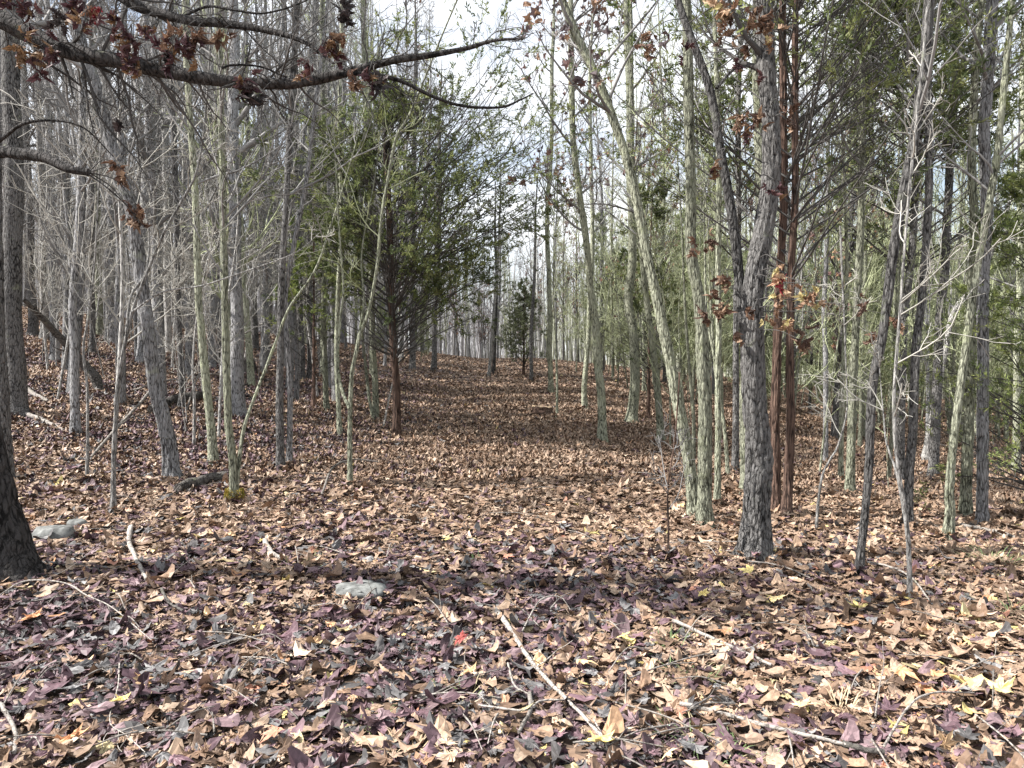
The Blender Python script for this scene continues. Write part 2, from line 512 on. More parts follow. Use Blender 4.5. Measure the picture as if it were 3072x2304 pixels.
mo, oo, vo_ = maple_outline(), oak_outline(), ovate_outline()
near_p = [leaf_proto(mo, 2, c, s) for s, c in enumerate([.25, .45, .65, .95, .35, .55, 1.1, .4])] + \
         [leaf_proto(oo, 2, c, 20 + s) for s, c in enumerate([.5, .8, 1.1, .7])] + [leaf_proto(vo_, 2, c, 40 + s) for s, c in enumerate([.5, .9, 1.4])] + [leaf_proto(vo_ * np.random.default_rng(s).uniform(.55, 1.25, (12, 1)), 2, c, 50 + s) for s, c in enumerate([.4, .7, 1.1, .5, .8])]
mid_p = [leaf_proto(star(10), 1, c, 60 + s) for s, c in enumerate([.5, .8, 1.1, .7, 1.3])] + [leaf_proto(vo_, 1, c, 70 + s) for s, c in enumerate([.8, 1.2])]
far_p = [leaf_proto(star(6), 1, c, 80 + s) for s, c in enumerate([.7, 1.0, 1.4])]

# ------------------------------------------------------------------ hero trunks
def trunk_geo(pts, rad, near):
    """pts: local polyline (base first); rad: radius per point; returns dense centre line, radii and the tube mesh"""
    L = np.linalg.norm(np.diff(pts, axis=0), axis=1).sum()
    step = .024 if near == 2 else (.07 if near == 1 else .25)
    n = int(np.clip(L / step, 10, 420))
    pr = spline(np.column_stack([pts, rad]), n)
    p, r = pr[:, :3], np.maximum(pr[:, 3], .003)
    S = 56 if near == 2 else (14 if near == 1 else 8)
    h = p[:, 2] - p[0, 2]
    r = r * (1 + .55 * np.exp(-np.maximum(h - .08, 0) / .10))
    p = p + np.column_stack([vnoise(np.column_stack([h * 1.3, h * 0, h * 0 + k]), 9 + int(abs(pts[0, 0] * 10))) - .5 for k in (0, 5, 9)]) * [r.mean() * .8, r.mean() * .8, 0] * sstep(0, .5, h)[:, None]
    th = np.arange(S) * 2 * math.pi / S
    hh, tt = np.meshgrid(h, th, indexing='ij')
    sd_ = int(U(0, 900))
    ph = U(0, 9)
    q = np.stack([np.cos(tt) * (3.2 if near == 2 else 2.2) + ph, np.sin(tt) * (3.2 if near == 2 else 2.2), hh * (5 if near == 2 else 3)], -1)
    w = 1 + (vnoise(q, sd_) - .5) * .16
    if near == 2:
        q2 = np.stack([np.cos(tt) * r[:, None] * 42 + ph, np.sin(tt) * r[:, None] * 42, hh * 10], -1)
        q3 = np.stack([np.cos(tt) * r[:, None] * 70, np.sin(tt) * r[:, None] * 70 + ph, hh * 24], -1)
        w += -.17 * (1 - np.abs(vnoise(q2, sd_ + 1) * 2 - 1)) ** 3 + .05 + (vnoise(q3, sd_ + 2) - .5) * .06
    w += .34 * np.exp(-hh / .15) * (np.cos(tt * 4 + ph) * .3 + np.cos(tt * 7 + ph * 2) * .22)
    mb = MB()
    tubes(mb, p, r, S, wob=w[None])
    return p, r, mb

def bare_crown(mb, P, R, t0, nb, length, ang=(38, 65), up=.10, rf=.42, sub=5, sub2=3, jit=.13, far=False, rmin=.0026, t1=.985):
    """limbs, side shoots and twigs of a leafless crown, grown from the trunk line"""
    P1, R1 = spawn(P[None], R[None], nb, t0, t1, None, ang, up, jit, rf, 7, rmin * 1.6, lens=lambda t, n: length * (1.15 - .85 * (t - t0) / max(1 - t0, .01)) * U(.35, 1.1, n))
    P2, R2 = spawn(P1, R1, sub, .15, .95, (.25, .6), (28, 60), up * .6, .16, .55, 5, rmin)
    P3_, R3 = spawn(P2, R2, sub2, .15, .95, (.3, .7), (25, 60), .05, .16, .7, 4, rmin * .75)
    tubes(mb, P1, R1, 5)
    tubes(mb, P2, R2, 3)
    tubes(mb, P3_, R3, 3)
    return P1, R1, P2, R2, P3_, R3

FEET = []
def hero(name, label, pts, w0, w1, m=None, tw=None, Hh=12.0, nb=26, length=1.6, t0=.2, forks=(), leaves=0, cat='tree', group=None, lean=None, sub=5, sub2=3, kidmat=None, Y=None, ang=(38, 65)):
    b = at(*pts[0]) if Y is None else P3(pts[0][0], pts[0][1], Y)
    Y0 = b[1]
    near = 2 if Y0 < 8.3 else (1 if Y0 < 17 else 0)
    dy = U(-.03, .03) if lean is None else lean
    P = np.array([P3(px, py, Y0) for px, py in pts])
    P[0] = b
    P[:, 1] += (P[:, 2] - P[0, 2]) * dy
    P[0, 2] -= .06
    d = norm(P[-1] - P[-2])
    d = norm(d * [1, 1, 1.3])
    wd = w0 + (w1 - w0) * np.linspace(0, 1, len(pts))
    rad = wd * Y0 / FPX / 2
    top = P[-1, 2] - b[2]
    k = 0
    ext, rx = [], []
    if Hh > top + .4:
        n = max(2, int((Hh - top) / 1.5))
        c = P[-1].copy()
        for i in range(n):
            d = norm(d + np.array([U(-.06, .06), U(-.06, .06), .06]))
            c = c + d * (Hh - top) / n
            ext.append(c.copy()); rx.append(max(rad[-1] * (1 - (i + 1) / n), .008))
        P = np.vstack([P, ext]); rad = np.concatenate([rad, rx])
    P = P - b
    e = empty(name, b, label, cat, group)
    p, r, mt = trunk_geo(P, rad, near)
    FEET.append((b[0], b[1], rad[0]))
    mt.obj('trunk', m or M_grey, e)
    cr = MB()
    lines = [(p, r, t0, nb, length)]
    for fp, f0, f1, fh in forks:
        Q = np.array([P3(px, py, Y0 + .05 * i) for i, (px, py) in enumerate(fp)]) - b
        rd = np.linspace(f0, f1, len(fp)) * Y0 / FPX / 2
        if fh:
            dd = norm(Q[-1] - Q[-2])
            Q = np.vstack([Q, Q[-1] + dd * fh * .5 + [0, 0, fh * .1], Q[-1] + dd * fh + [0, 0, fh * .35]])
            rd = np.concatenate([rd, [rd[-1] * .6, rd[-1] * .25]])
        n = 60 if near == 2 else 36
        pr = spline(np.column_stack([Q, rd]), n)
        fb = MB()
        sdn = int(U(0, 900))
        S = 16 if near == 2 else 9
        th = np.arange(S) * 2 * math.pi / S
        hh, tt = np.meshgrid(np.linspace(0, 8, n), th, indexing='ij')
        w = 1 + (vnoise(np.stack([np.cos(tt) * 2.2, np.sin(tt) * 2.2, hh * 3], -1), sdn) - .5) * .22
        tubes(fb, pr[:, :3], np.maximum(pr[:, 3], .002), S, wob=w[None])
        fb.obj('limb', kidmat or m or M_grey, e)
        lines.append((pr[:, :3], np.maximum(pr[:, 3], .002), .25, max(5, nb // 4), length * .6))
    tips = []
    for (pp_, rr_, tt0, n_, ln_) in lines:
        # a coarser copy of the trunk line is enough for growing shoots
        i = np.unique(np.linspace(0, len(pp_) - 1, 24).astype(int))
        if n_:
            g = bare_crown(cr, pp_[i], rr_[i], tt0, n_, ln_, sub=sub, sub2=sub2, rmin=.0028 if Y0 < 9 else (.0042 if Y0 < 15 else .006), ang=ang)
            tips.append(g[4].reshape(-1, 4, 3)[:, 2:].reshape(-1, 3))
    if cr.n: cr.obj('crown', tw or M_twig, e)
    if leaves and tips:
        T_ = np.vstack(tips)
        s = T_[rng.integers(0, len(T_), leaves)] + rng.normal(0, .03, (leaves, 3))
        lm = MB()
        add_leaves(lm, mid_p, s, U(.06, .12, leaves), U(0, 6.28, leaves), np.radians(U(40, 120, leaves)), U(0, 6.28, leaves), pick(np.array([[.20, .12, .11], [.13, .09, .09], [.28, .17, .11], [.10, .075, .08]]), leaves))
        lm.obj('dead_leaves', M_hang, e, smooth=False, col=True)
    return e, b, p, r

# left of the path
hero('leaning_tree', 'grey-barked tree leaning far to the left, its base beside a dark log', [(520, 1448), (505, 1341), (483, 1231), (465, 1157), (454, 1010), (437, 889), (403, 653), (347, 458), (285, 208), (215, 0)], 44, 32, M_grey, nb=20, t0=.3, Hh=11)
hero('double_tree', 'two-stemmed tree with orange moss round its joined base', [(704, 1518), (696, 1378), (685, 1268), (684, 1157), (682, 1047), (680, 900), (674, 555), (671, 278), (667, 0)], 25, 17, M_lichen,
     forks=[([(708, 1500), (718, 1378), (733, 1282), (763, 1194), (792, 1120), (825, 1032), (869, 922), (940, 820), (985, 700)], 12, 6, 1.5)], kidmat=M_lichen, nb=18, t0=.22, Hh=9)
hero('twin_tree', 'thicker, darker trunk of the close pair left of the young green cedar', [(841, 1415), (836, 1268), (836, 1157), (840, 1047), (840, 900), (847, 694), (861, 417), (875, 208), (885, 0)], 24, 16, M_dark, nb=20, t0=.3, Hh=10)
hero('twin_tree', 'thinner, paler trunk of the close pair, bending right near its top', [(867, 1407), (868, 1268), (869, 1157), (862, 1010), (856, 900), (889, 694), (917, 555), (944, 347), (972, 139)], 18, 11, M_grey, nb=18, t0=.3, Hh=9)
hero('lichened_tree', 'slim tree with green lichen between the leaning tree and the two-stemmed one', [(643, 1400), (634, 1305), (623, 1194), (615, 1084), (608, 974), (601, 900), (590, 555), (576, 278), (570, 0)], 27, 16, M_lichen, nb=20, t0=.3, Hh=10)
hero('thin_tree', 'thin crooked sapling that forks into a dark stem and a white one at mid height', [(340, 1558), (338, 1452), (340, 1341), (346, 1231), (349, 1180), (360, 1099), (379, 996), (397, 925), (439, 811), (484, 703), (526, 624), (575, 533), (596, 448), (610, 330)], 15, 6, M_pale, tw=M_twigpale, nb=9, t0=.3, Hh=5.2, length=.9, cat='sapling',
     forks=[([(379, 996), (393, 890), (436, 820), (448, 715), (430, 610), (400, 500)], 9, 4, .6), ([(397, 935), (484, 878), (605, 857), (690, 830), (762, 805), (860, 770)], 6, 3, .3)])
hero('slim_tree', 'slim dark tree standing in front of a leaning dead trunk on the left slope', [(227, 1312), (221, 1194), (221, 1047), (217, 900), (230, 700), (240, 400), (245, 100)], 27, 18, M_grey, nb=20, t0=.3, Hh=10)
hero('broad_tree', 'broad dark grey trunk near the left edge, the widest on the slope', [(45, 1247), (40, 1120), (33, 974), (30, 700), (25, 300), (20, 0)], 62, 46, M_dark, nb=24, t0=.35, Hh=14, length=2.4)
hero('slim_tree', 'rough grey trunk cut by the left picture edge, just above the big dark base', [(20, 1452), (12, 1341), (6, 1194), (2, 1047), (-4, 800), (-10, 500), (-14, 0)], 40, 30, M_dark, nb=16, t0=.4, Hh=10)
hero('thin_tree', 'very thin straight stem right of the tree with the leaning dead trunk behind', [(261, 1452), (263, 1305), (263, 1157), (254, 1047), (272, 937), (290, 780), (300, 600)], 10, 5, M_pale, tw=M_twigpale, nb=9, t0=.35, Hh=4.5, length=.7, cat='sapling')
hero('dark_tree', 'dark trunk standing just behind the leaning tree', [(542, 1231), (546, 1157), (538, 1010), (535, 900), (530, 600), (522, 250), (520, 0)], 19, 14, M_dark, nb=20, t0=.3, Hh=11)
hero('thin_tree', 'thin pale stem between the leaning tree and the lichened one', [(581, 1356), (582, 1194), (578, 1100), (590, 960), (610, 840), (640, 700)], 9, 4, M_pale, tw=M_twigpale, nb=8, t0=.3, Hh=4.2, length=.7, cat='sapling')
hero('slim_tree', 'slim leaning tree right of the close pair of trunks', [(888, 1209), (891, 1047), (884, 900), (900, 620), (925, 350), (950, 50)], 15, 11, M_grey, nb=20, t0=.3, Hh=11)
hero('far_pair_tree', 'left trunk of a stout dark pair behind the young green cedar', [(902, 1143), (900, 1026), (896, 900), (886, 600), (880, 200), (878, 0)], 24, 17, M_dark, nb=26, t0=.3, Hh=13)
hero('far_pair_tree', 'right trunk of a stout dark pair behind the young green cedar', [(932, 1143), (930, 1026), (924, 900), (930, 600), (935, 200), (938, 0)], 26, 18, M_dark, nb=26, t0=.3, Hh=13)
hero('brown_tree', 'thin brown-footed tree just left of the two-forked greenish sapling', [(982, 1240), (976, 1184), (972, 1058), (969, 900), (972, 694), (966, 400), (960, 100)], 17, 12, M_lichen, nb=18, t0=.35, Hh=10)
hero('forked_tree', 'thin greenish tree that forks low, in front of the brown-barked cedar', [(1049, 1467), (1048, 1341), (1048, 1228), (1054, 1120), (1067, 1058), (1080, 995), (1102, 938), (1128, 800), (1140, 640), (1160, 520), (1185, 400), (1230, 320)], 15, 7, M_lichen, tw=M_twiggreen, nb=12, t0=.35, Hh=6, length=.9,
     forks=[([(1048, 1225), (1026, 1171), (1013, 1089), (1020, 963), (1030, 860), (1018, 700), (1010, 560)], 10, 5, .8), ([(1054, 1120), (1075, 1010), (1092, 900), (1085, 760), (1120, 560)], 8, 4, .5)])
hero('slim_tree', 'slim tree with a black foot close behind the forked greenish tree', [(1020, 1310), (1013, 1203), (1008, 1089), (1012, 900), (1020, 650), (1015, 350), (1020, 50)], 15, 11, M_lichen, nb=18, t0=.35, Hh=9)
hero('slim_tree', 'greenish tree standing between the forked sapling and the cedar by the path', [(1127, 1262), (1124, 1150), (1120, 1026), (1118, 850), (1112, 600), (1100, 300), (1098, 0)], 20, 14, M_lichen, nb=20, t0=.4, Hh=11)
hero('thin_tree', 'thin bent stem leaning left, beside the cedar by the path', [(1127, 1268), (1108, 1203), (1095, 1089), (1083, 963), (1078, 830), (1060, 690)], 11, 5, M_lichen, tw=M_twiggreen, nb=8, t0=.3, Hh=5, length=.8, cat='sapling')
hero('dark_tree', 'dark straight trunk at the left edge of the far end of the path', [(1236, 1113), (1236, 963), (1236, 827), (1240, 550), (1246, 250)], 20, 14, M_dark, nb=22, t0=.35, Hh=11, leaves=200)
hero('dark_tree', 'dark slender trunk right of the first dark trunk at the end of the path', [(1301, 1112), (1304, 963), (1312, 827), (1320, 600), (1318, 400)], 16, 10, M_dark, nb=22, t0=.4, Hh=9, leaves=160)
hero('pale_tree', 'white thin trunk leaning right before the dark one where the path ends', [(1466, 1132), (1475, 1020), (1485, 900), (1492, 800), (1500, 650)], 11, 6, M_pale, tw=M_twigpale, nb=14, t0=.4, Hh=6.5, length=1.1)
hero('dark_tree', 'dark trunk just behind the white leaning one where the path ends', [(1480, 1120), (1485, 1000), (1490, 900), (1486, 700)], 11, 7, M_dark, nb=10, t0=.4, Hh=6, length=1)
hero('dark_tree', 'near-black slim trunk in front of the small round cedar at the far path end', [(1594, 1146), (1593, 1026), (1600, 900), (1605, 750)], 12, 8, M_dark, nb=14, t0=.4, Hh=7)

# right of the path
hero('slim_tree', 'slim greenish trunk first on the right side of the path, farther than the lone one', [(1654, 1184), (1648, 1058), (1651, 932), (1642, 700), (1655, 420), (1660, 120)], 17, 11, M_lichen, nb=22, t0=.35, Hh=11, leaves=260)
hero('thin_tree', 'brown-footed thin stem at the edge of the leafy path, left of the cut stump', [(1671, 1256), (1670, 1120), (1664, 980), (1660, 850)], 8, 4, M_lichen, tw=M_twiggreen, nb=8, t0=.4, Hh=5, cat='sapling', length=.7)
hero('lone_tree', 'tree with a bare pinkish foot standing alone out on the right of the path', [(1807, 1332), (1802, 1184), (1793, 1089), (1787, 963), (1777, 900), (1753, 694), (1722, 417), (1712, 100)], 27, 17, M_lichen, nb=26, t0=.3, Hh=10, leaves=420)
hero('slim_tree', 'slim tree left of and behind the lone tree with the pinkish foot', [(1755, 1231), (1752, 1152), (1765, 1026), (1770, 900), (1778, 650), (1770, 300)], 17, 11, M_lichen, nb=20, t0=.35, Hh=10)
hero('straight_tree', 'straight green and grey trunk right of the lone tree', [(1891, 1272), (1903, 1152), (1900, 995), (1887, 900), (1896, 694), (1889, 417), (1885, 100)], 31, 22, M_lichen, nb=24, t0=.35, Hh=12)
hero('slim_tree', 'slim trunk with a pink foot leaning left, next right of the straight green one', [(1985, 1334), (1977, 1253), (1966, 1120), (1951, 988), (1928, 820), (1905, 600), (1890, 350)], 23, 15, M_lichen, nb=20, t0=.35, Hh=9)
hero('sweeping_tree', 'long pale trunk sweeping up to the left from the foot of the straight lichened tree', [(2087, 1562), (2065, 1378), (2043, 1253), (2018, 1106), (1996, 996), (1977, 900), (1938, 722), (1875, 444), (1792, 208), (1701, 0)], 38, 24, M_lichen, nb=20, t0=.4, Hh=9, leaves=160, length=1.3)
hero('lichened_tree', 'straight lichened tree whose foot touches the sweeping trunk', [(2113, 1583), (2113, 1415), (2115, 1194), (2109, 1047), (2102, 900), (2076, 736), (2069, 417), (2065, 0)], 44, 28, M_lichen, nb=18, t0=.4, Hh=10, length=1.3)
hero('slim_tree', 'slim green trunk between the straight lichened tree and the big dark one', [(2152, 1525), (2152, 1341), (2152, 1120), (2153, 1010), (2150, 700), (2145, 300)], 20, 14, M_lichen, nb=16, t0=.4, Hh=8,
     forks=[([(2152, 1120), (2139, 1050), (2120, 940), (2115, 780)], 10, 6, .7)])
hero('thin_tree', 'thin stem leaning left beside a fallen yellow leaf, before the big dark tree', [(2187, 1444), (2172, 1282), (2150, 1150), (2138, 1000), (2130, 860)], 12, 6, M_lichen, tw=M_twiggreen, nb=8, t0=.4, Hh=5, length=.8, cat='sapling')
hero('thin_tree', 'thin stem behind the sweeping trunk', [(2080, 1385), (2080, 1253), (2069, 1120), (2058, 974), (2050, 820)], 12, 7, M_lichen, tw=M_twiggreen, nb=8, t0=.4, Hh=6, cat='sapling')
hero('lichened_tree', 'pale green trunk standing in for the sunlit left side of the big dark one', [(2246, 1490), (2242, 1350), (2240, 1230), (2252, 1080), (2268, 900), (2278, 750), (2290, 560), (2290, 300), (2285, 0)], 44, 32, M_lichen, nb=16, t0=.4, Hh=11)  # extra pale trunk imitates the lit left side of the big dark tree
# the big dark tree, with its clusters of dead leaves
big, bigb, bigp, bigr = hero('big_dark_tree', 'big dark tree forking at mid height, hung with curled brown leaves', [(2265, 1682), (2268, 1500), (2275, 1390), (2271, 1300), (2265, 1200), (2262, 1100), (2260, 980), (2272, 830), (2298, 680), (2312, 500), (2308, 300), (2303, 0)], 84, 48, M_dark, tw=M_twigdark, nb=12, t0=.4, Hh=8, lean=.01, length=1.3,
     forks=[([(2262, 1110), (2240, 1010), (2222, 880), (2205, 720), (2186, 590), (2160, 440), (2130, 270), (2080, 130), (2034, 0)], 34, 22, 1.5), ([(2150, 265), (2190, 215), (2240, 160), (2290, 70), (2330, 10)], 10, 5, .5)])
hero('thin_tree', 'thin dark twiggy stem bending left from the litter in front of the sweeping trunk', [(2004, 1690), (2005, 1590), (2003, 1480), (2012, 1400), (2024, 1330), (2032, 1240), (2040, 1120)], 7, 4, M_cedar, tw=M_twig, nb=7, t0=.3, Hh=1.6, length=.4, cat='sapling')

# far right
hero('mossy_tree', 'dark trunk tapering down to a thin mossy foot, left of the white sapling', [(2571, 1737), (2590, 1560), (2602, 1401), (2612, 1154), (2640, 1000), (2680, 700), (2740, 300), (2770, 0)], 22, 30, M_dark, nb=18, t0=.35, Hh=8)
hero('white_sapling', 'white-barked sapling standing nearest on the right, by orange leaves', [(2732, 1832), (2723, 1642), (2710, 1528), (2685, 1370), (2675, 1243), (2678, 1116), (2691, 927), (2700, 780)], 15, 7, M_pale, tw=M_twigpale, nb=10, t0=.35, Hh=3.4, length=.7, cat='sapling',
     forks=[([(2712, 1540), (2690, 1420), (2660, 1330), (2650, 1240)], 9, 4, .3)])
hero('dark_tree', 'dark rough trunk right behind the white sapling', [(2723, 1591), (2729, 1433), (2745, 1243), (2754, 1053), (2780, 863), (2800, 500), (2810, 100)], 28, 20, M_dark, nb=18, t0=.35, Hh=9)
hero('crooked_tree', 'pale trunk with a crooked foot, second right of the white sapling', [(2840, 1629), (2850, 1528), (2846, 1480), (2856, 1338), (2868, 1243), (2900, 990), (2919, 863), (2960, 600), (3000, 300)], 28, 18, M_lichen, nb=16, t0=.35, Hh=8)
hero('straight_tree', 'pale straight trunk behind the crooked-footed one', [(2897, 1560), (2900, 1433), (2906, 1300), (2915, 1100), (2925, 800), (2925, 400)], 34, 22, M_lichen, nb=16, t0=.35, Hh=9)
hero('tall_tree', 'tall grey tree reaching the top of the picture, second from the right edge', [(2947, 1591), (2950, 1433), (2960, 1000), (2974, 627), (2974, 386), (2988, 241), (3005, 0)], 32, 32, M_grey, nb=20, t0=.35, Hh=11)
hero('pale_tree', 'pale green trunk right of the two red cedars, with a pink foot', [(2549, 1490), (2552, 1338), (2555, 1180), (2568, 927), (2575, 650), (2580, 300)], 28, 18, M_lichen, nb=18, t0=.35, Hh=10)
hero('slim_tree', 'slim stem touching the left side of the pale green pink-footed trunk', [(2522, 1450), (2526, 1200), (2540, 900), (2538, 600)], 16, 9, M_lichen, nb=14, t0=.35, Hh=8)
hero('slim_tree', 'slim upright stem between the mossy-footed tree and the white sapling', [(2664, 1452), (2672, 1338), (2680, 1100), (2690, 800), (2700, 500)], 13, 8, M_lichen, nb=12, t0=.35, Hh=8)
hero('slanting_tree', 'pale trunk slanting to the right, two trunks right of the white sapling', [(2773, 1389), (2792, 1275), (2837, 1053), (2868, 927), (2938, 838), (3000, 700)], 21, 12, M_pale, nb=14, t0=.35, Hh=7)
hero('dark_tree', 'dark trunk with a shaded black foot behind the slanting one', [(2799, 1440), (2805, 1275), (2815, 1050), (2830, 800), (2850, 500), (2860, 200)], 30, 20, M_dark, nb=18, t0=.35, Hh=9)
hero('slim_tree', 'slim trunk cut by the right edge of the picture', [(3048, 1420), (3050, 1200), (3052, 1000), (3062, 600), (3066, 200)], 22, 16, M_lichen, nb=14, t0=.35, Hh=9)
hero('thin_tree', 'thin pale stem leaning right from the litter, right of the red cedars', [(2447, 1620), (2452, 1540), (2466, 1433), (2490, 1380), (2514, 1338), (2542, 1230), (2540, 1100)], 9, 4, M_pale, tw=M_twigpale, nb=8, t0=.3, Hh=2.6, length=.6, cat='sapling')
hero('slim_tree', 'grey-violet slim trunk close on the right of the red cedars', [(2476, 1400), (2480, 1100), (2478, 900), (2490, 600), (2500, 250)], 16, 11, M_grey, nb=16, t0=.35, Hh=9)

# far trunks on the left crest
for px, py, w, tx, mm, lb in ((98, 1010, 27, 70, M_dark, 'dark trunk on the left crest, first right of the broad grey trunk'),
                          (132, 1021, 24, 108, M_pale, 'pale-footed trunk leaning left on the crest, second right of the broad trunk'),
                          (163, 1087, 27, 150, M_grey, 'grey trunk with a wide foot below the crest, behind the slim dark tree'),
                          (276, 1065, 19, 268, M_dark, 'short-looking dark trunk below the crest, left of the thin forked sapling'),
                          (298, 1010, 22, 292, M_lichen, 'trunk with a yellow-lit foot on the left crest'),
                          (327, 1021, 25, 322, M_grey, 'stout grey trunk on the crest behind the thin forked sapling'),
                          (504, 1062, 21, 480, M_pale, 'pale-footed trunk on the crest just right of the leaning tree'),
                          (566, 1130, 25, 556, M_grey, 'stout grey trunk behind the thin pale stem on the left'),
                          (766, 1054, 21, 745, M_dark, 'dark trunk leaning left on the crest, right of the blackened stumps'),
                          (792, 1069, 19, 800, M_grey, 'grey trunk rising beside the dark leaning one, right of the blackened stumps')):
    hero('crest_tree', lb, [(px, py), ((px * 3 + tx) / 4, py - 200), ((px + tx) / 2, py - 450), (tx, 200)], w, w * .66, mm, nb=24, t0=.35, Hh=14, length=2.0)

# the oak at the lower left corner, its limbs over the picture and the leaves on them ------------
def limb(px, ys, w0, w1, parent, b, m=M_oak, n=90, S=18, blunt=False, name='limb'):
    Q = np.array([P3(x, y, Y) for (x, y), Y in zip(px, ys)]) - b
    rd = np.linspace(w0, w1, len(px)) * np.array(ys) / FPX / 2
    pr = spline(np.column_stack([Q, rd]), n)
    th = np.arange(S) * 2 * math.pi / S
    hh, tt = np.meshgrid(np.linspace(0, 1, n) * 14, th, indexing='ij')
    w = 1 + (vnoise(np.stack([np.cos(tt) * 2.6, np.sin(tt) * 2.6, hh * 3], -1), 77) - .5) * .30
    fb = MB()
    tubes(fb, pr[:, :3], np.maximum(pr[:, 3], .002), S, wob=w[None])
    if blunt: cap(fb, pr[:, :3], pr[-1, 3], S)
    o = fb.obj(name, m, parent)
    return pr[:, :3], np.maximum(pr[:, 3], .002), o

def leaf_cluster(lm, tw, b, px, py, Y, size, root, kind='brown'):
    """a bunch of curled dead oak leaves hanging from a twig"""
    c = P3(px, py, Y) - b
    r = size * Y / FPX
    top = c + np.array([U(-.3, .3) * r, 0, r * .9])
    if root is not None:
        mid = (root + top) / 2 + np.array([U(-.05, .05), U(-.05, .05), .04])
        pr = spline(np.vstack([root, mid, top]), 10)
        tubes(tw, pr, np.linspace(.004, .0016, 10), 5)
    n = int(np.clip(4 + size / 9, 5, 11))
    pos = c + rng.normal(0, 1, (n, 3)) * np.array([.36, .3, .42]) * r
    pal = {'brown': [[.20, .12, .08], [.15, .085, .058], [.27, .18, .12], [.10, .06, .045]], 'pale': [[.46, .32, .21], [.38, .25, .16], [.50, .42, .20], [.28, .17, .11]],
           'purple': [[.085, .04, .045], [.06, .028, .034], [.11, .055, .055], [.20, .12, .065]], 'dark': [[.045, .04, .04], [.06, .045, .045]], 'red': [[.32, .04, .05], [.5, .3, .2]]}[kind]
    cols = np.array(pal)[rng.integers(0, len(pal), n)]
    sz = np.full(n, 1.0) * min(max(r * .95, .07), .15) * U(.8, 1.2, n)
    add_leaves(lm, hang_p, pos, sz, U(0, 6.28, n), np.radians(U(55, 115, n)), U(0, 6.28, n), cols)
    for p in pos:
        tubes(tw, np.array([top, (top + p) / 2 + [0, 0, .01], p]), np.array([.0016, .0013, .001]), 3)
hang_p = [leaf_proto(oo, 2, c, 120 + s) for s, c in enumerate([1.2, 1.7, 2.2, 1.5, 1.9])] + [leaf_proto(mo, 2, c, 140 + s) for s, c in enumerate([1.3, 1.9])]

ob = at(22, 1740)
oak = empty('old_oak', ob, 'dark old oak at the lower left corner, its leafy limb crossing the top', 'tree')
OP = np.array([P3(22, 1740, ob[1]), P3(-38, 1500, ob[1]), P3(-85, 1250, ob[1]), P3(-150, 900, ob[1] - .1), P3(-210, 400, ob[1] - .25), P3(-250, 0, ob[1] - .4), P3(-260, -700, ob[1] - .4), P3(-250, -2000, ob[1] - .4)]) - ob
OP[0, 2] -= .08
op, orr, om = trunk_geo(OP, np.array([150, 128, 118, 112, 105, 96, 70, 20]) * ob[1] / FPX / 2, 2)
om.obj('trunk', M_oak, oak)
oY = ob[1]
l1p, l1r, _ = limb([(-230, -60), (-60, 20), (0, 58), (150, 130), (250, 165), (350, 182), (500, 215), (650, 240), (800, 252), (900, 248), (1010, 225), (1080, 208), (1180, 182), (1290, 165), (1400, 145), (1480, 122), (1570, 116)],
                 np.linspace(oY - .45, 3.9, 17), 60, 7, oak, ob, n=150)
limb([(1010, 225), (1100, 222), (1200, 242), (1300, 290), (1390, 318), (1500, 322), (1560, 300), (1600, 280)], [3.95, 3.95, 4, 4, 4.05, 4.1, 4.1, 4.1], 15, 4, oak, ob, S=9, n=50)
l2p, l2r, _ = limb([(-260, -500), (100, -160), (350, -20), (430, 25), (560, 60), (700, 75), (820, 95), (920, 130), (1000, 190)], np.linspace(oY - .4, 3.9, 9), 46, 7, oak, ob, n=90)
limb([(540, 55), (620, 20), (700, 30), (790, 40), (900, 10), (980, -40)], [4.2, 4.15, 4.1, 4.1, 4.1, 4.1], 9, 4, oak, ob, S=8, n=40)
l3p, l3r, _ = limb([(-200, 470), (-20, 455), (60, 462), (140, 475), (200, 505), (265, 517)], [oY - .3, 4.1, 4.0, 3.95, 3.9, 3.9], 40, 22, oak, ob, blunt=True, n=60)
limb([(250, 512), (321, 563), (375, 612), (430, 680)], [3.9, 3.9, 3.95, 4.0], 6, 2, oak, ob, S=6, n=24)
limb([(-190, 560), (0, 420), (72, 371), (169, 362), (255, 386), (340, 470)], [oY - .25, 4.4, 4.3, 4.3, 4.3, 4.4], 14, 3, oak, ob, S=8, n=50)
limb([(665, 205), (700, 195), (780, 200), (860, 232)], [4.05] * 4, 8, 5, oak, ob, S=8, n=30)
cr = MB()
for (pp_, rr_, n_, ln_) in ((l1p, l1r, 46, .8), (l2p, l2r, 30, .8)):
    i = np.linspace(len(pp_) // 6, len(pp_) - 1, 26).astype(int)
    bare_crown(cr, pp_[i], rr_[i] * .55, .02, n_, ln_, ang=(35, 80), up=.02, sub=4, sub2=3, jit=.22, rmin=.0018)
bare_crown(cr, op[60::8], orr[60::8] * .5, .3, 26, 2.6, sub=5, sub2=4)
lm = MB()
def near_pt(lines, c):
    best = None
    for l_ in lines:
        d = np.linalg.norm(l_ - c, axis=1)
        i = d.argmin()
        if best is None or d[i] < best[0]: best = (d[i], l_[i])
    return best[1]
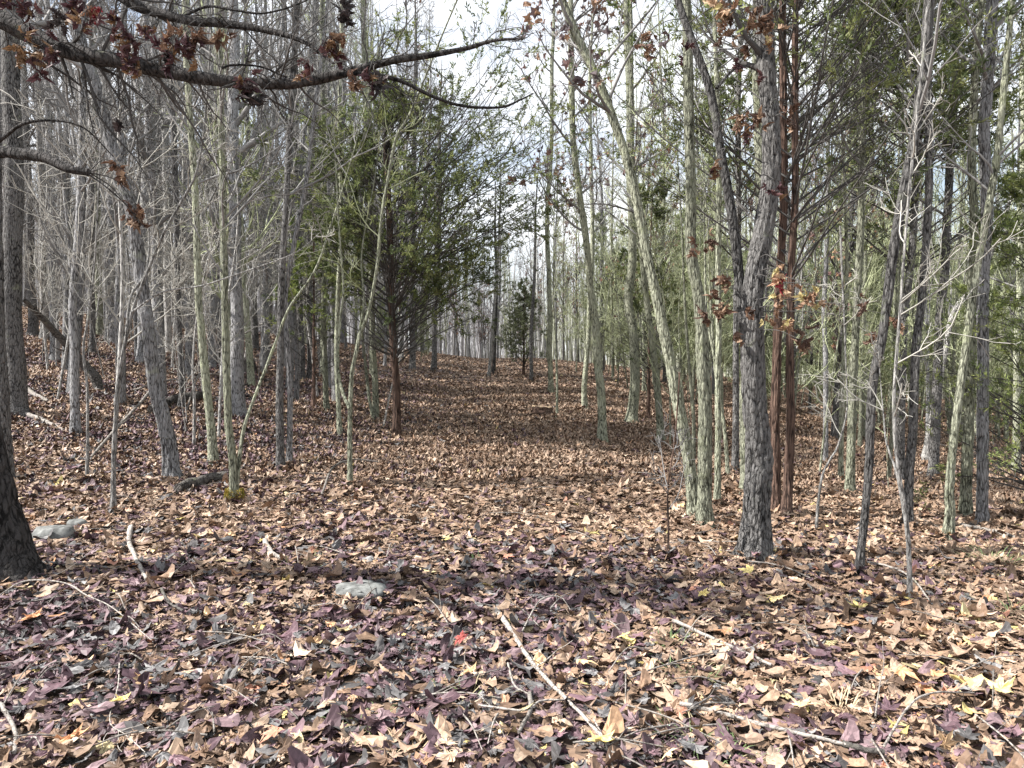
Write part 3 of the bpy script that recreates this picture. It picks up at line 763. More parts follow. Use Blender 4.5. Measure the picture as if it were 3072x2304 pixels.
for px, py, s, k, Y in ((85, 30, 40, 'purple', 4.2), (95, 110, 45, 'purple', 4.1), (115, 190, 46, 'purple', 4.1), (60, 165, 34, 'purple', 4.1), (165, 160, 30, 'purple', 4.0), (225, 25, 42, 'purple', 4.2), (250, 70, 42, 'purple', 4.1), (275, 30, 30, 'red', 4.2), (170, 60, 34, 'dark', 4.1),
                     (330, 75, 44, 'purple', 4.0), (390, 115, 44, 'purple', 4.0), (440, 95, 30, 'purple', 4.0), (375, 170, 36, 'purple', 4.0), (400, 205, 36, 'purple', 4.0), (545, 90, 48, 'brown', 3.9), (520, 150, 46, 'purple', 3.9), (570, 150, 46, 'purple', 3.9), (500, 185, 34, 'dark', 3.9), (590, 105, 34, 'brown', 3.9),
                     (665, 110, 22, 'brown', 4.0), (740, 250, 34, 'purple', 3.9), (745, 290, 34, 'dark', 3.9), (770, 315, 34, 'dark', 3.9), (905, 215, 36, 'purple', 3.9), (985, 140, 40, 'purple', 3.95), (1010, 165, 42, 'purple', 3.95), (1010, 120, 30, 'brown', 3.95), (1050, 250, 30, 'brown', 3.9), (1110, 245, 34, 'purple', 3.9), (1135, 265, 34, 'dark', 3.9),
                     (1030, 20, 40, 'dark', 4.1), (1045, 55, 32, 'dark', 4.1), (355, 385, 22, 'dark', 4.3), (20, 10, 40, 'purple', 4.2), (340, 505, 22, 'brown', 3.95), (368, 540, 24, 'brown', 3.95), (400, 640, 34, 'brown', 4.0), (410, 668, 26, 'brown', 4.0)):
    c = P3(px, py, Y) - ob
    leaf_cluster(lm, cr, ob, px, py, Y, s, near_pt([l1p, l2p] if py < 450 else [l3p], c + [0, 0, .1]), k)
cr.obj('crown', M_twigdark, oak)
lm.obj('dead_leaves', M_hang, oak, smooth=False, col=True)

# dead leaves on the big dark tree
lm, tw = MB(), MB()
bY = bigb[1]
lineA = bigp
lineB = np.array([P3(x, y, bY + .1) for x, y in [(2262, 1110), (2240, 1010), (2222, 880), (2205, 720), (2186, 590), (2160, 440), (2130, 270), (2080, 130), (2034, 0)]]) - bigb
lineB = spline(lineB, 60)
for px, py, s, k, dy in ((2170, 35, 48, 'pale', -.4), (2185, 85, 40, 'brown', -.4), (2265, 45, 46, 'brown', -.4), (2300, 75, 40, 'brown', -.4), (2310, 130, 26, 'pale', -.4), (2240, 150, 24, 'brown', -.3), (1943, 120, 30, 'brown', -.2), (1948, 165, 28, 'brown', -.2), (2062, 140, 26, 'purple', 0),
                      (2215, 360, 38, 'brown', -.35), (2275, 370, 38, 'brown', -.35), (2245, 405, 30, 'purple', -.35), (2205, 200, 22, 'purple', -.2), (2325, 565, 30, 'purple', -.4), (2375, 330, 20, 'brown', -.3), (2375, 370, 18, 'brown', -.3),
                      (2090, 740, 34, 'brown', .1), (2130, 725, 26, 'brown', .1), (2140, 875, 30, 'brown', 0), (2165, 850, 34, 'brown', 0), (2130, 940, 36, 'brown', 0), (2165, 950, 40, 'brown', 0), (2255, 950, 26, 'brown', -.25), (2332, 820, 34, 'pale', -.4), (2340, 855, 26, 'red', -.4), (2345, 875, 30, 'pale', -.4),
                      (2330, 945, 34, 'pale', -.4), (2360, 975, 30, 'pale', -.4), (2425, 885, 34, 'pale', -.3), (2450, 915, 38, 'pale', -.3), (2400, 1010, 34, 'brown', -.35), (2412, 1050, 30, 'brown', -.35), (2215, 1015, 20, 'brown', -.1), (2590, 925, 26, 'brown', -.2), (2625, 1005, 34, 'brown', -.2), (2685, 970, 22, 'brown', -.2),
                      (2145, 500, 14, 'brown', 0), (2140, 520, 14, 'purple', 0), (2280, 230, 16, 'purple', -.2)):
    c = P3(px, py, bY + dy) - bigb
    rt = near_pt([lineA[:int(len(lineA) * .9)], lineB], c + [0, 0, .15])
    leaf_cluster(lm, tw, bigb, px, py, bY + dy, s, rt, k)
tw.obj('twigs', M_twigdark, big)
lm.obj('dead_leaves', M_hang, big, smooth=False, col=True)

# ------------------------------------------------------------------ cedars
GRN = np.array([[.15, .185, .065], [.11, .14, .05], [.20, .23, .085], [.075, .10, .04], [.22, .24, .10]])
OLV = np.array([[.30, .335, .19], [.25, .29, .155], [.36, .39, .24], [.20, .23, .12]])
def sprays(mb, P, n, ln, wd, pal=GRN, drop=0.0):
    """scale-leaf sprays along twig polylines"""
    N, K, _ = P.shape
    par = np.repeat(np.arange(N), n)
    m = N * n
    t = U(.15, 1.0, m) * (K - 1)
    i = np.clip(t.astype(int), 0, K - 2); f = (t - i)[:, None]
    p0 = P[par, i] * (1 - f) + P[par, i + 1] * f
    T = norm(P[par, i + 1] - P[par, i])
    d = norm(T + rng.normal(size=(m, 3)) * .75 + np.array([0, 0, .15 - drop]))
    L = U(.5, 1.3, m)[:, None] * ln
    sdv = norm(np.cross(d, rng.normal(size=(m, 3)))) * wd * U(.6, 1.3, m)[:, None]
    a = p0; bq = p0 + d * L * .45 + sdv; c = p0 + d * L; e = p0 + d * L * .45 - sdv
    V = np.stack([a, bq, c, e], 1).reshape(-1, 3)
    q = np.arange(m * 4).reshape(-1, 4)
    cl = pick(pal, N)[par] * U(.8, 1.25, (m, 1))
    mb.add(V, q=q, c=np.repeat(cl, 4, 0))

def cedar(name, label, pts, w0, w1, Hh, t0, nb, length, fol, ang=(45, 70), up=.04, m=M_cedar, twm=M_twigdark, wide=None, group=None, b=None, nsp=26, ln=.065, wd=.008, bias=None, pal=GRN, sub=7, cat='cedar', maxfol=1.0, cover=None, stretch=0):
    if pts is not None:
        b = at(*pts[0])
        Y0 = b[1]
        P = np.array([P3(x, y, Y0) for x, y in pts]) - b
        P[0] = (0, 0, -.05)
        rad = np.linspace(w0, w1, len(pts)) * Y0 / FPX / 2
        top = P[-1, 2]
        if Hh > top + .3:
            P = np.vstack([P, P[-1] + [0, 0, (Hh - top) * .5], P[-1] + [.05, 0, Hh - top]])
            rad = np.concatenate([rad, [rad[-1] * .6, .006]])
        near = 2 if Y0 < 8.3 else (1 if Y0 < 17 else 0)
    else:
        P = np.array([[0, 0, -.05], [.03, .02, Hh * .33], [-.04, .03, Hh * .66], [0, 0, Hh]]); rad = np.array([w0, w0 * .7, w0 * .4, .006]); near = 0
    e = empty(name, b, label, cat, group)
    p, r, mt = trunk_geo(P, rad, near)
    mt.obj('trunk', m, e)
    i = np.unique(np.linspace(0, len(p) - 1, 30).astype(int))
    pp_, rr_ = p[i], r[i]
    cr = MB(); fm = MB()
    lens = (lambda t, n: length * wide(t) * U(.55, 1.1, n)) if wide else (lambda t, n: length * (1.1 - .8 * t) * U(.55, 1.1, n))
    P1, R1 = spawn(pp_[None], rr_[None], nb, t0, .98, None, ang, up, .05, .32, 7, .003, lens=lens)
    if bias is not None:     # keep most shoots on one side
        d = P1[:, -1] - P1[:, 0]
        keep = (d @ np.array(bias) > -.15 * np.linalg.norm(d, axis=1)) | (U(0, 1, len(d)) < .35)
        P1, R1 = P1[keep], R1[keep]
    if stretch:
        P1 = P1[:, :1] + (P1 - P1[:, :1]) * np.where(P1[:, -1:, :1] > P1[:, :1, :1], 1 + stretch, 1 - stretch * .6)
    R1 = np.minimum(R1, .013 * np.linspace(1, .35, 7)[None])
    P2, R2 = spawn(P1, R1, sub, .3, .97, (.18, .42), (25, 55), up, .10, .6, 5, .002)
    P3_, R3 = spawn(P2, R2, 4, .2, .95, (.3, .6), (25, 50), .03, .10, .7, 4, .0016)
    tubes(cr, P1, R1, 5); tubes(cr, P2, R2, 3)
    tubes(cr, P3_, R3, 3)
    cr.obj('branches', twm, e)
    hgt = P3_[:, 0, 2] / Hh
    outer = np.hypot(P3_[:, 0, 0] - np.interp(P3_[:, 0, 2], p[:, 2], p[:, 0]), P3_[:, 0, 1])
    prob = fol(hgt, outer) * maxfol
    if cover is not None: prob = prob * cover(P3_[:, 0] + b)
    k = U(0, 1, len(P3_)) < prob
    if k.any():
        sprays(fm, P3_[k], nsp, ln, wd, pal)
        fm.obj('foliage', M_green, e, smooth=False, col=True)
    return e

def clump(b_seed, sc_=1.6, lo=.38, hi=.55):
    return lambda q: sstep(lo, hi, vnoise(q * sc_, b_seed))
# the cedar left of the path
cedar('red_cedar', 'bushy green cedar with a red-brown trunk at the left edge of the path', [(1190, 1310), (1187, 1184), (1181, 1058), (1177, 963), (1172, 800), (1168, 700), (1160, 450)], 26, 15, 5.0, .22, 190, 2.1,
      lambda h, o: sstep(.34, .50, h + .08 * (o > .9)) * sstep(.25, .8, o + .5 * h), wide=lambda t: .45 + .75 * sstep(.15, .55, t) - .95 * sstep(.7, 1.0, t), nsp=26, cover=clump(31, 1.6, .34, .58), ang=(42, 74), up=.03, stretch=.35)
# the two by the big dark tree and the dark masses behind them
cedar('red_cedar', 'left one of two touching red-brown cedar trunks behind the big dark tree', [(2322, 1540), (2326, 1400), (2324, 1250), (2330, 1100), (2335, 950), (2345, 750), (2350, 500), (2352, 200), (2350, 0)], 31, 20, 9.5, .28, 90, 1.8,
      lambda h, o: sstep(.36, .55, h), ang=(48, 68), bias=(1, 0, .1), nsp=16, cover=clump(32), up=.02)
cedar('red_cedar', 'right one of two touching red-brown cedar trunks, long dead branches to its right', [(2358, 1550), (2366, 1400), (2372, 1250), (2370, 1100), (2372, 950), (2378, 750), (2384, 500), (2388, 200), (2390, 0)], 28, 18, 9.0, .25, 200, 3.3,
      lambda h, o: sstep(.32, .46, h) * sstep(.7, 1.3, o), ang=(45, 62), bias=(1, .1, .2), nsp=22, cover=clump(33, 1.3, .28, .46), up=.03, wide=lambda t: 1.1 - .5 * t)
cedar('red_cedar', 'tall dark cedar with a heavy crown between the red trunks and right edge', [(2700, 1450), (2702, 1250), (2712, 1000), (2738, 700), (2760, 400), (2775, 100)], 26, 18, 9.5, .30, 170, 2.6,
      lambda h, o: sstep(.26, .42, h), nsp=24, m=M_dark, cover=clump(34, 1.2, .25, .42), ang=(45, 68))
cedar('red_cedar', 'slim cedar with scattered green sprays left of the big dark tree', [(2205, 1420), (2207, 1200), (2210, 900), (2215, 600), (2218, 250), (2220, 0)], 20, 13, 9.0, .30, 110, 1.5,
      lambda h, o: sstep(.30, .5, h) * .8, nsp=16, m=M_dark, cover=clump(35, 1.5, .3, .55))
cedar('young_cedar', 'young bright green cedar at the right edge with sprays hanging low', [(3085, 1570), (3086, 1350), (3090, 1100), (3092, 800)], 20, 10, 3.6, .10, 120, 1.45,
      lambda h, o: sstep(.12, .3, h + .3 * (o > .6)), nsp=16, ln=.05, wd=.004, cover=clump(36, 2.2, .35, .55), pal=GRN * [1.35, 1.4, 1.2], ang=(55, 85), up=0)
cedar('young_cedar', 'young bright green cedar standing behind the close pair of trunks', [(940, 1225), (941, 1100), (942, 980), (942, 870)], 12, 6, 4.3, .12, 90, .95,
      lambda h, o: sstep(.25, .5, h), nsp=14, cover=clump(37, 2.0, .35, .6), pal=GRN * [1.35, 1.4, 1.2])
cedar('young_cedar', 'small round cedar at the far end of the path under the blue gap', [(1570, 1128), (1571, 1050), (1572, 960)], 8, 5, 2.6, .1, 70, 1.0,
      lambda h, o: sstep(.12, .3, h), nsp=10, ln=.08, wd=.010, pal=OLV * .7, maxfol=.55)
cedar('young_cedar', 'small dark cedar with low sprays behind the trunk that sweeps to the left', [(1945, 1262), (1946, 1130), (1948, 1000)], 12, 7, 4.6, .15, 90, 1.3,
      lambda h, o: sstep(.2, .45, h), nsp=13, cover=clump(38))

# ------------------------------------------------------------------ background trees: one of each kind, copied
def proto_tree(seed, Hh, r0, nb, length, m, twm, t0=.16, leafn=0):
    P = np.array([[0, 0, -.1], [U(-.08, .08), U(-.08, .08), Hh * .2], [U(-.2, .2), U(-.2, .2), Hh * .45], [U(-.35, .35), U(-.3, .3), Hh * .7], [U(-.5, .5), U(-.4, .4), Hh]])
    p, r, mt = trunk_geo(P, np.array([r0, r0 * .86, r0 * .66, r0 * .4, .008]), 0)
    mt_ = mt.mesh('trunk', m)
    cr = MB()
    i = np.unique(np.linspace(0, len(p) - 1, 24).astype(int))
    g = bare_crown(cr, p[i], r[i], t0, nb, length, sub=5, sub2=3, rmin=.0068, rf=.5, ang=(28, 60), up=.12)
    cm = cr.mesh('crown', twm)
    lme = None
    if leafn:
        T_ = g[4][:, 2:].reshape(-1, 3)
        s = T_[rng.integers(0, len(T_), leafn)] + rng.normal(0, .04, (leafn, 3))
        l_ = MB()
        add_leaves(l_, mid_p, s, U(.07, .14, leafn), U(0, 6.28, leafn), np.radians(U(40, 120, leafn)), U(0, 6.28, leafn), pick(np.array([[.20, .12, .11], [.13, .09, .09], [.30, .17, .10]]), leafn))
        lme = l_.mesh('dead_leaves', M_hang, False, True)
    return mt_, cm, lme

protos = {'g': [proto_tree(k, h_, r_, nb_, ln_, M_grey, M_twig) for k, (h_, r_, nb_, ln_) in enumerate([(14, .11, 44, 2.2), (13, .085, 38, 1.9), (15, .13, 48, 2.5), (12, .065, 34, 1.6), (13.5, .10, 42, 2.1)])],
          'p': [proto_tree(k, h_, r_, nb_, ln_, M_lichen, M_twiggreen) for k, (h_, r_, nb_, ln_) in enumerate([(12, .085, 40, 1.9), (11, .065, 34, 1.6), (13, .10, 42, 2.1)])],
          'l': [proto_tree(k, h_, r_, nb_, ln_, M_dark, M_twigdark, leafn=900) for k, (h_, r_, nb_, ln_) in enumerate([(9.5, .075, 38, 1.9), (10.5, .09, 40, 2.0)])]}

def place(kind, x, y, s, label, name, group):
    mt_, cm, lme = protos[kind][int(U(0, len(protos[kind])))]
    e = empty(name, (x, y, float(H(x, y))), label, 'tree', group)
    e.rotation_euler = (U(-.05, .05), U(-.06, .06), U(0, 6.28))
    e.scale = (s * U(.5, .95),) * 2 + (s,)
    for nm, me in (('trunk', mt_), ('crown', cm), ('dead_leaves', lme)):
        if me is None: continue
        o = bpy.data.objects.new(nm, me)
        COL.objects.link(o)
        o.parent = e

taken = [tuple(o.location[:2]) for o in COL.objects if o.type == 'EMPTY' and o.parent is None]
def free(x, y, d):
    return all((x - a) ** 2 + (y - b_) ** 2 > d * d for a, b_ in taken)
n_l = n_r = n_c = 0
tries = 0
while n_l < 128 and tries < 9000:
    tries += 1
    y = U(11.5, 35); x = -U(.10, .76) * y
    if x > -3.3 or not free(x, y, .75): continue
    taken.append((x, y)); n_l += 1
    far = y > 24
    place('g' if U(0, 1) < .85 else 'p' if x > -8 else 'g', x, y, U(.8, 1.15), ('tall bare grey tree in the dense stand beyond the left crest' if far else 'bare grey tree scattered on the near face of the left slope'), 'bare_tree', 'grey trees beyond the left crest' if far else 'grey trees on the left slope')
tries = 0
while n_r < 100 and tries < 9000:
    tries += 1
    y = U(11, 34); x = U(.10, .76) * y
    if x < 2.9 or not free(x, y, .7): continue
    taken.append((x, y)); n_r += 1
    far = y > 22
    place('p' if U(0, 1) < .72 else ('l' if U(0, 1) < .4 else 'g'), x, y, U(.65, 1.0), ('far slender tree in the green-tinged thicket right of the path' if far else 'slender tree within the thicket right of the path, beyond the red cedars'), 'slender_tree', 'far trees of the right thicket' if far else 'trees of the right thicket')
for px, Y, s, k in ((1150, 34, .85, 'l'), (1205, 37, .85, 'l'), (1265, 41, .8, 'g'), (1340, 44, .78, 'p'), (1375, 40, .62, 'l'), (1410, 47, .66, 'g'), (1520, 44, .62, 'p'), (1555, 50, .62, 'g'), (1620, 42, .66, 'l'), (1650, 47, .7, 'p'), (1690, 36, .8, 'l'), (1735, 33, .85, 'l'), (1440, 54, .66, 'g'), (1585, 56, .66, 'p'), (1245, 35, .7, 'g'), (1285, 37, .6, 'p'), (1320, 39, .66, 'g'), (1360, 42, .6, 'g'), (1395, 38, .5, 'p'), (1425, 41, .55, 'g'), (1455, 39, .5, 'l'), (1500, 40, .55, 'g'), (1535, 38, .5, 'p'), (1570, 41, .55, 'l'), (1605, 37, .6, 'g'), (1640, 39, .6, 'p'), (1670, 33, .7, 'g')):
    d = ray(px, 1000)
    place(k, d[0] * Y, Y, s, 'slender tree in the row that closes the far end of the path', 'row_tree', 'trees closing the path')

# saplings and brush ------------------------------------------------
def proto_sapling(Hh, r0, nb):
    P = np.array([[0, 0, -.05], [U(-.1, .1), U(-.1, .1), Hh * .3], [U(-.3, .3), U(-.2, .2), Hh * .65], [U(-.6, .6), U(-.4, .4), Hh]])
    pr = spline(np.column_stack([P, [r0, r0 * .8, r0 * .5, .003]]), 16)
    s = MB(); tubes(s, pr[:, :3], pr[:, 3], 6)
    c = MB(); bare_crown(c, pr[:, :3], pr[:, 3], .2, nb, Hh * .30, sub=5, sub2=3, rmin=.0045, rf=.5, ang=(30, 60))
    return s, c
sap = {}
for kk, mm, tt in (('pale', M_pale, M_twigpale), ('green', M_lichen, M_twiggreen)):
    sap[kk] = []
    for Hh, r0, nb in ((4.5, .018, 14), (3.2, .012, 10), (5.5, .024, 16), (2.2, .008, 8)):
        s, c = proto_sapling(Hh, r0, nb)
        sap[kk].append((s.mesh('stem', mm), c.mesh('twigs', tt)))
ns = 0
tries = 0
while ns < 298 and tries < 9000:
    tries += 1
    y = math.sqrt(U(9 ** 2, 34 ** 2)); x = U(-.62, .78) * y
    if -2.9 - .03 * y < x < 2.5 - .02 * y or not free(x, y, .35): continue
    taken.append((x, y)); ns += 1
    left = x < 0
    st_, cm = sap['pale' if left else 'green'][int(U(0, 4))]
    e = empty('brush_sapling', (x, y, float(H(x, y))), 'thin bare sapling in the brush left of the path' if left else 'thin greenish sapling in the brush right of the path', 'sapling', 'thin saplings left of the path' if left else 'thin saplings right of the path')
    e.rotation_euler = (U(-.12, .12), U(-.14, .14), U(0, 6.28))
    sc_ = U(.8, 1.35); e.scale = (sc_,) * 3
    for nm, me in (('stem', st_), ('twigs', cm)):
        o = bpy.data.objects.new(nm, me); COL.objects.link(o); o.parent = e

# olive young cedars filling the right-hand thicket -----------------
prc = []
for k in range(4):
    e = cedar('thicket_cedar', 'young olive-green cedar filling the thicket right of the path', None, .035, 0, U(4.5, 6.5), .08, 80, 1.3, lambda h, o: sstep(.05, .25, h), b=np.array([U(6, 9), 22 + k * 2.0, 0]), nsp=15, ln=.085, wd=.0085, pal=OLV, m=M_lichen, twm=M_twiggreen, group='young cedars of the right thicket', cat='cedar', maxfol=.6)
    e.location.z = float(H(e.location.x, e.location.y))
    prc.append(e)
for k in range(58):
    y = math.sqrt(U(16 ** 2, 40 ** 2)); x = U(.10, .74) * y
    src = prc[int(U(0, 4))]
    e = src.copy(); COL.objects.link(e)
    e.location = (x, y, float(H(x, y))); e.rotation_euler = (0, 0, U(0, 6.28)); s = U(.6, 1.15); e.scale = (s, s, s)
    for ch in list(src.children):
        c = ch.copy(); COL.objects.link(c); c.parent = e
for k in range(3):
    y = U(24, 34); x = -U(.10, .24) * y
    src = prc[int(U(0, 4))]
    e = src.copy(); COL.objects.link(e)
    e['label'] = 'young olive-green cedar showing between trunks left of the path'; e['group'] = 'young cedars left of the path'
    e.location = (x, y, float(H(x, y))); e.rotation_euler = (0, 0, U(0, 6.28)); s = U(.4, .65); e.scale = (s, s, s)
    for ch in list(src.children):
        c = ch.copy(); COL.objects.link(c); c.parent = e

# ------------------------------------------------------------------ the far wood that reads as one mass
def far_wood():
    mb = MB()
    n = 3300
    y = np.sqrt(U(31 ** 2, 115 ** 2, n)); x = U(-.82, .82, n) * y
    gap = (np.abs(x + .02 * y) < .085 * y)
    keep = (~gap | (U(0, 1, n) < .9)) & ((y > 40) | (np.abs(x + .03 * y) > 3.6))
    x, y = x[keep], y[keep]; n = len(x)
    gap = (np.abs(x + .01 * y) < .11 * y)
    Hh = np.where(gap, U(6, 9.5, n), U(7.5, 12, n))
    r0 = .03 + .11 * U(0, 1, n) ** 2
    z = H(x, y)
    K = 7
    t = np.linspace(0, 1, K)
    lean = rng.normal(0, .05, (n, 2))
    P = np.zeros((n, K, 3))
    P[:, :, 0] = x[:, None] + lean[:, :1] * t * Hh[:, None] + rng.normal(0, .07, (n, K))
    P[:, :, 1] = y[:, None] + lean[:, 1:] * t * Hh[:, None]
    P[:, :, 2] = z[:, None] - .1 + t * Hh[:, None]
    R = r0[:, None] * (1 - .9 * t)[None] + .01
    grey = np.array([.36, .36, .375]); grn = np.array([.42, .45, .31])
    mixg = (sstep(-2, 12, x) * U(.3, 1, n))[:, None]
    c = (grey * (1 - mixg) + grn * mixg) * U(.45, 1.35, (n, 1))
    tubes(mb, P, R, 5, c=c)
    nb_ = 1500
    yb = U(35, 90, nb_); xb = U(-.8, .8, nb_) * yb; hb = U(3, 7.5, nb_); tb = np.linspace(0, 1, 4)
    B = np.stack([xb[:, None] + rng.normal(0, .22, (nb_, 4)) * tb, np.repeat(yb[:, None], 4, 1), H(xb, yb)[:, None] - .1 + tb * hb[:, None]], -1)
    cb = (grey + (grn - grey) * (sstep(-6, 6, xb) * U(.5, 1, nb_))[:, None]) * U(.5, 1.3, (nb_, 1))
    RB = U(.016, .035, nb_)[:, None] * (1.05 - tb)[None]
    tubes(mb, B, RB, 3, c=cb)
    B1, RB1 = spawn(B, RB, 9, .25, .98, (.12, .3), (25, 60), .10, .15, .6, 3, .008)
    tubes(mb, B1, RB1, 3, c=np.repeat(cb, 9, 0))
    m1 = 8
    P1, R1 = spawn(P, R, m1, .3, .98, (.10, .24), (25, 55), .12, .12, .5, 4, .008)
    tubes(mb, P1, R1, 3, c=np.repeat(c, m1, 0))
    P2, R2 = spawn(P1, R1, 3, .15, .98, (.35, .8), (25, 60), .08, .15, .7, 3, .006)
    tubes(mb, P2, R2, 3, c=np.repeat(c, m1 * 3, 0))
    tag(mb.obj('far_wood', M_wood, col=True), 'dense far wood of bare grey trunks closing the view', 'wood', kind='stuff')
far_wood()

# ------------------------------------------------------------------ the leaf litter
mb = MB()
for protos, n, y0, y1, smin, smax in ((near_p, 60000, 1.6, 8.5, .035, .145), (mid_p, 150000, 8.5, 19, .045, .13), (far_p, 190000, 19, 46, .07, .14)):
    x, y = wedge(n, y0, y1)
    sz = smin + (smax - smin) * U(0, 1, n) ** 1.9
    z = H(x, y) + U(0, 0.045, n) + sz * .06
    tilt = np.abs(rng.normal(0, math.radians(13), n)) + (U(0, 1, n) < .05) * math.radians(40)
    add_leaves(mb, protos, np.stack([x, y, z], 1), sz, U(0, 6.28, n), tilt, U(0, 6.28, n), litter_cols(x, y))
# a few singled-out bright leaves
br = [(2683, 1835, ORA[2]), (2720, 1850, ORA[0]), (2250, 1745, YEL[0]), (1868, 1950, YEL[0]), (1385, 1960, np.array([.28, .07, .06])), (1740, 2030, ORA[2]), (370, 2150, YEL[0]), (100, 1890, ORA[0]),
      (2108, 1815, YEL[0]), (1515, 1700, ORA[1]), (2335, 1830, YEL[1]), (830, 2250, ORA[1]), (215, 2270, ORA[0]), (1410, 2060, ORA[2]), (1805, 2280, YEL[0]), (2400, 2170, ORA[2]), (2840, 2130, ORA[1]), (2700, 2060, ORA[0]), (3000, 2120, YEL[0])]
pp = np.array([at(a, b) for a, b, c in br]); pp[:, 2] += .075
add_leaves(mb, near_p[:6], pp, U(.10, .15, len(br)), U(0, 6.28, len(br)), np.radians(U(10, 30, len(br))), U(3.6, 5.8, len(br)), np.array([c for *_, c in br]))
# drifts of leaves against the feet of the trees
for (bx, by, br_) in FEET:
    n = 46 if by < 12 else 24
    a = U(0, 6.28, n); rr = br_ * 1.25 + np.abs(rng.normal(0, .09, n))
    x = bx + np.cos(a) * rr; y = by + np.sin(a) * rr
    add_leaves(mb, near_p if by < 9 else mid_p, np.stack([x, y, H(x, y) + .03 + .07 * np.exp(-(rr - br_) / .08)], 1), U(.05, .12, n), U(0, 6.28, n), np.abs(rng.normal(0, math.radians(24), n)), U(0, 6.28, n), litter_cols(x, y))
tag(mb.obj('leaf_litter', M_leaf, smooth=False, col=True), 'deep brown litter of fallen maple and oak leaves, its shade painted purple', 'fallen leaves', kind='stuff')

# ------------------------------------------------------------------ logs, stumps, stones, sticks, grass
def on_ground(pts, lift=.03):
    out = []
    for x, y in pts:
        p = at(x, y); p[2] += lift; out.append(p)
    return np.array(out)
def stick(label, pts, w0, w1, name='fallen_stick', m=M_stick, lift=.05, twigs=3, cat='stick', S=9, group=None, lifts=None):
    p = on_ground(pts, lift)
    if lifts is not None: p[:, 2] += np.array(lifts)
    b = p[0].copy()
    n = max(16, int(np.linalg.norm(np.diff(p, axis=0), axis=1).sum() / .04))
    Y = p[:, 1]
    pr = spline(np.column_stack([p - b, np.linspace(w0, w1, len(p)) * Y / FPX / 2]), n)
    pr[:, :3] += rng.normal(0, 1, (n, 3)) * pr[:, 3:4] * .15
    th = np.arange(S) * 2 * math.pi / S
    hh, tt = np.meshgrid(np.arange(n) * .3, th, indexing='ij')
    w = 1 + (vnoise(np.stack([np.cos(tt) * 1.6, np.sin(tt) * 1.6, hh], -1), int(U(0, 99))) - .5) * .45
    mb = MB(); tubes(mb, pr[:, :3], pr[:, 3], S, wob=w[None])
    cap(mb, pr[:, :3], pr[-1, 3], S); cap(mb, pr[:, :3], pr[0, 3], S, end=0)
    if twigs:
        q, r = spawn(pr[None, :, :3], pr[None, :, 3], twigs, .15, .95, (.06, .2), (25, 60), .03, .12, .4, 6, .0018)
        tubes(mb, q, r, 5)
    return tag(mb.obj(name, m, loc=b), label, cat, group)

stick('long pale stick lying from the middle of the litter towards the bottom, largest in front', [(1485, 1854), (1528, 1912), (1577, 1994), (1640, 2072), (1698, 2135), (1742, 2179), (1824, 2275)], 15, 11, twigs=4)
stick('short thick peeled stick pointing down beside the long pale stick', [(1589, 2116), (1590, 2169), (1557, 2237)], 15, 12, twigs=0)
stick('thin bent twig joining the short thick stick from above', [(1523, 2023), (1543, 2091), (1586, 2120)], 7, 5, twigs=2)
stick('thin stick crossing under the long pale stick', [(1436, 2154), (1572, 2169), (1620, 2143), (1693, 2135)], 7, 6, twigs=3)
stick('straight grey stick slanting down in the right part of the foreground', [(2020, 1890), (2048, 1902), (2193, 1970), (2315, 2028)], 13, 9, twigs=3)
stick('long pinkish branch lying along the bottom edge, right of centre', [(2040, 2150), (2135, 2169), (2281, 2212), (2411, 2246), (2581, 2285), (2649, 2300)], 14, 11, twigs=4)
stick('curved bare branch arching over the leaves in the bottom right corner', [(2649, 2285), (2727, 2217), (2799, 2169), (2920, 2130)], 8, 5, twigs=3, lifts=[0, .08, .07, .02])
stick('dark thick piece of wood at the bottom edge, right of centre', [(2528, 2272), (2590, 2290), (2650, 2300)], 22, 18, m=M_log, twigs=0)
stick('bark-flecked stick pointing at the viewer below the thin forked sapling', [(393, 1597), (388, 1645), (412, 1704), (441, 1762)], 15, 11, twigs=2)
stick('short dark stick in the litter below the bark-flecked one', [(485, 1791), (504, 1830), (548, 1859)], 10, 7, m=M_log, twigs=1)
stick('short knobby stick lying left of the flat pale stone', [(795, 1641), (814, 1679), (858, 1704)], 16, 10, twigs=2)
stick('speckled stick at the left edge of the foreground', [(0, 2149), (24, 2188), (48, 2237), (44, 2300)], 14, 12, twigs=1)
stick('long thin vine curving over the leaves from the left edge', [(0, 1810), (78, 1793), (194, 1805), (262, 1839), (339, 1868), (460, 1956)], 5, 3, name='fallen_vine', cat='vine', twigs=6, lifts=[0, .05, .06, .05, .03, 0])
stick('wiry forked twig in the bottom left of the foreground', [(359, 2023), (354, 2096), (330, 2203), (378, 2246), (436, 2300)], 4, 3, twigs=5)
stick('thin twig arching up behind the long pale stick', [(1567, 1922), (1620, 1859), (1679, 1847), (1713, 1859)], 5, 3, twigs=1, lifts=[0, .06, .06, 0])
stick('thin arched twig between the long pale stick and the grey slanting one', [(1824, 2053), (1882, 2009), (1950, 1994)], 4, 3, twigs=1, lifts=[0, .05, .02])
stick('mossy thin branch lying at the foot of the mossy-footed tree', [(2533, 1718), (2620, 1738), (2722, 1776), (2790, 1830)], 7, 5, twigs=4, lifts=[0, .06, .06, 0])
stick('thin pale twig lying in front of the big dark tree', [(2232, 1704), (2339, 1718), (2431, 1757)], 5, 4, twigs=2)
stick('thin pale log lying in the litter by the right edge', [(2880, 1592), (2960, 1605), (3060, 1633)], 13, 11, name='fallen_log', cat='log', twigs=0)
stick('dark rotten log beside the foot of the leaning tree', [(535, 1486), (590, 1468), (640, 1455), (682, 1450)], 30, 34, name='fallen_log', m=M_log, cat='log', twigs=0, S=16, lift=.07)
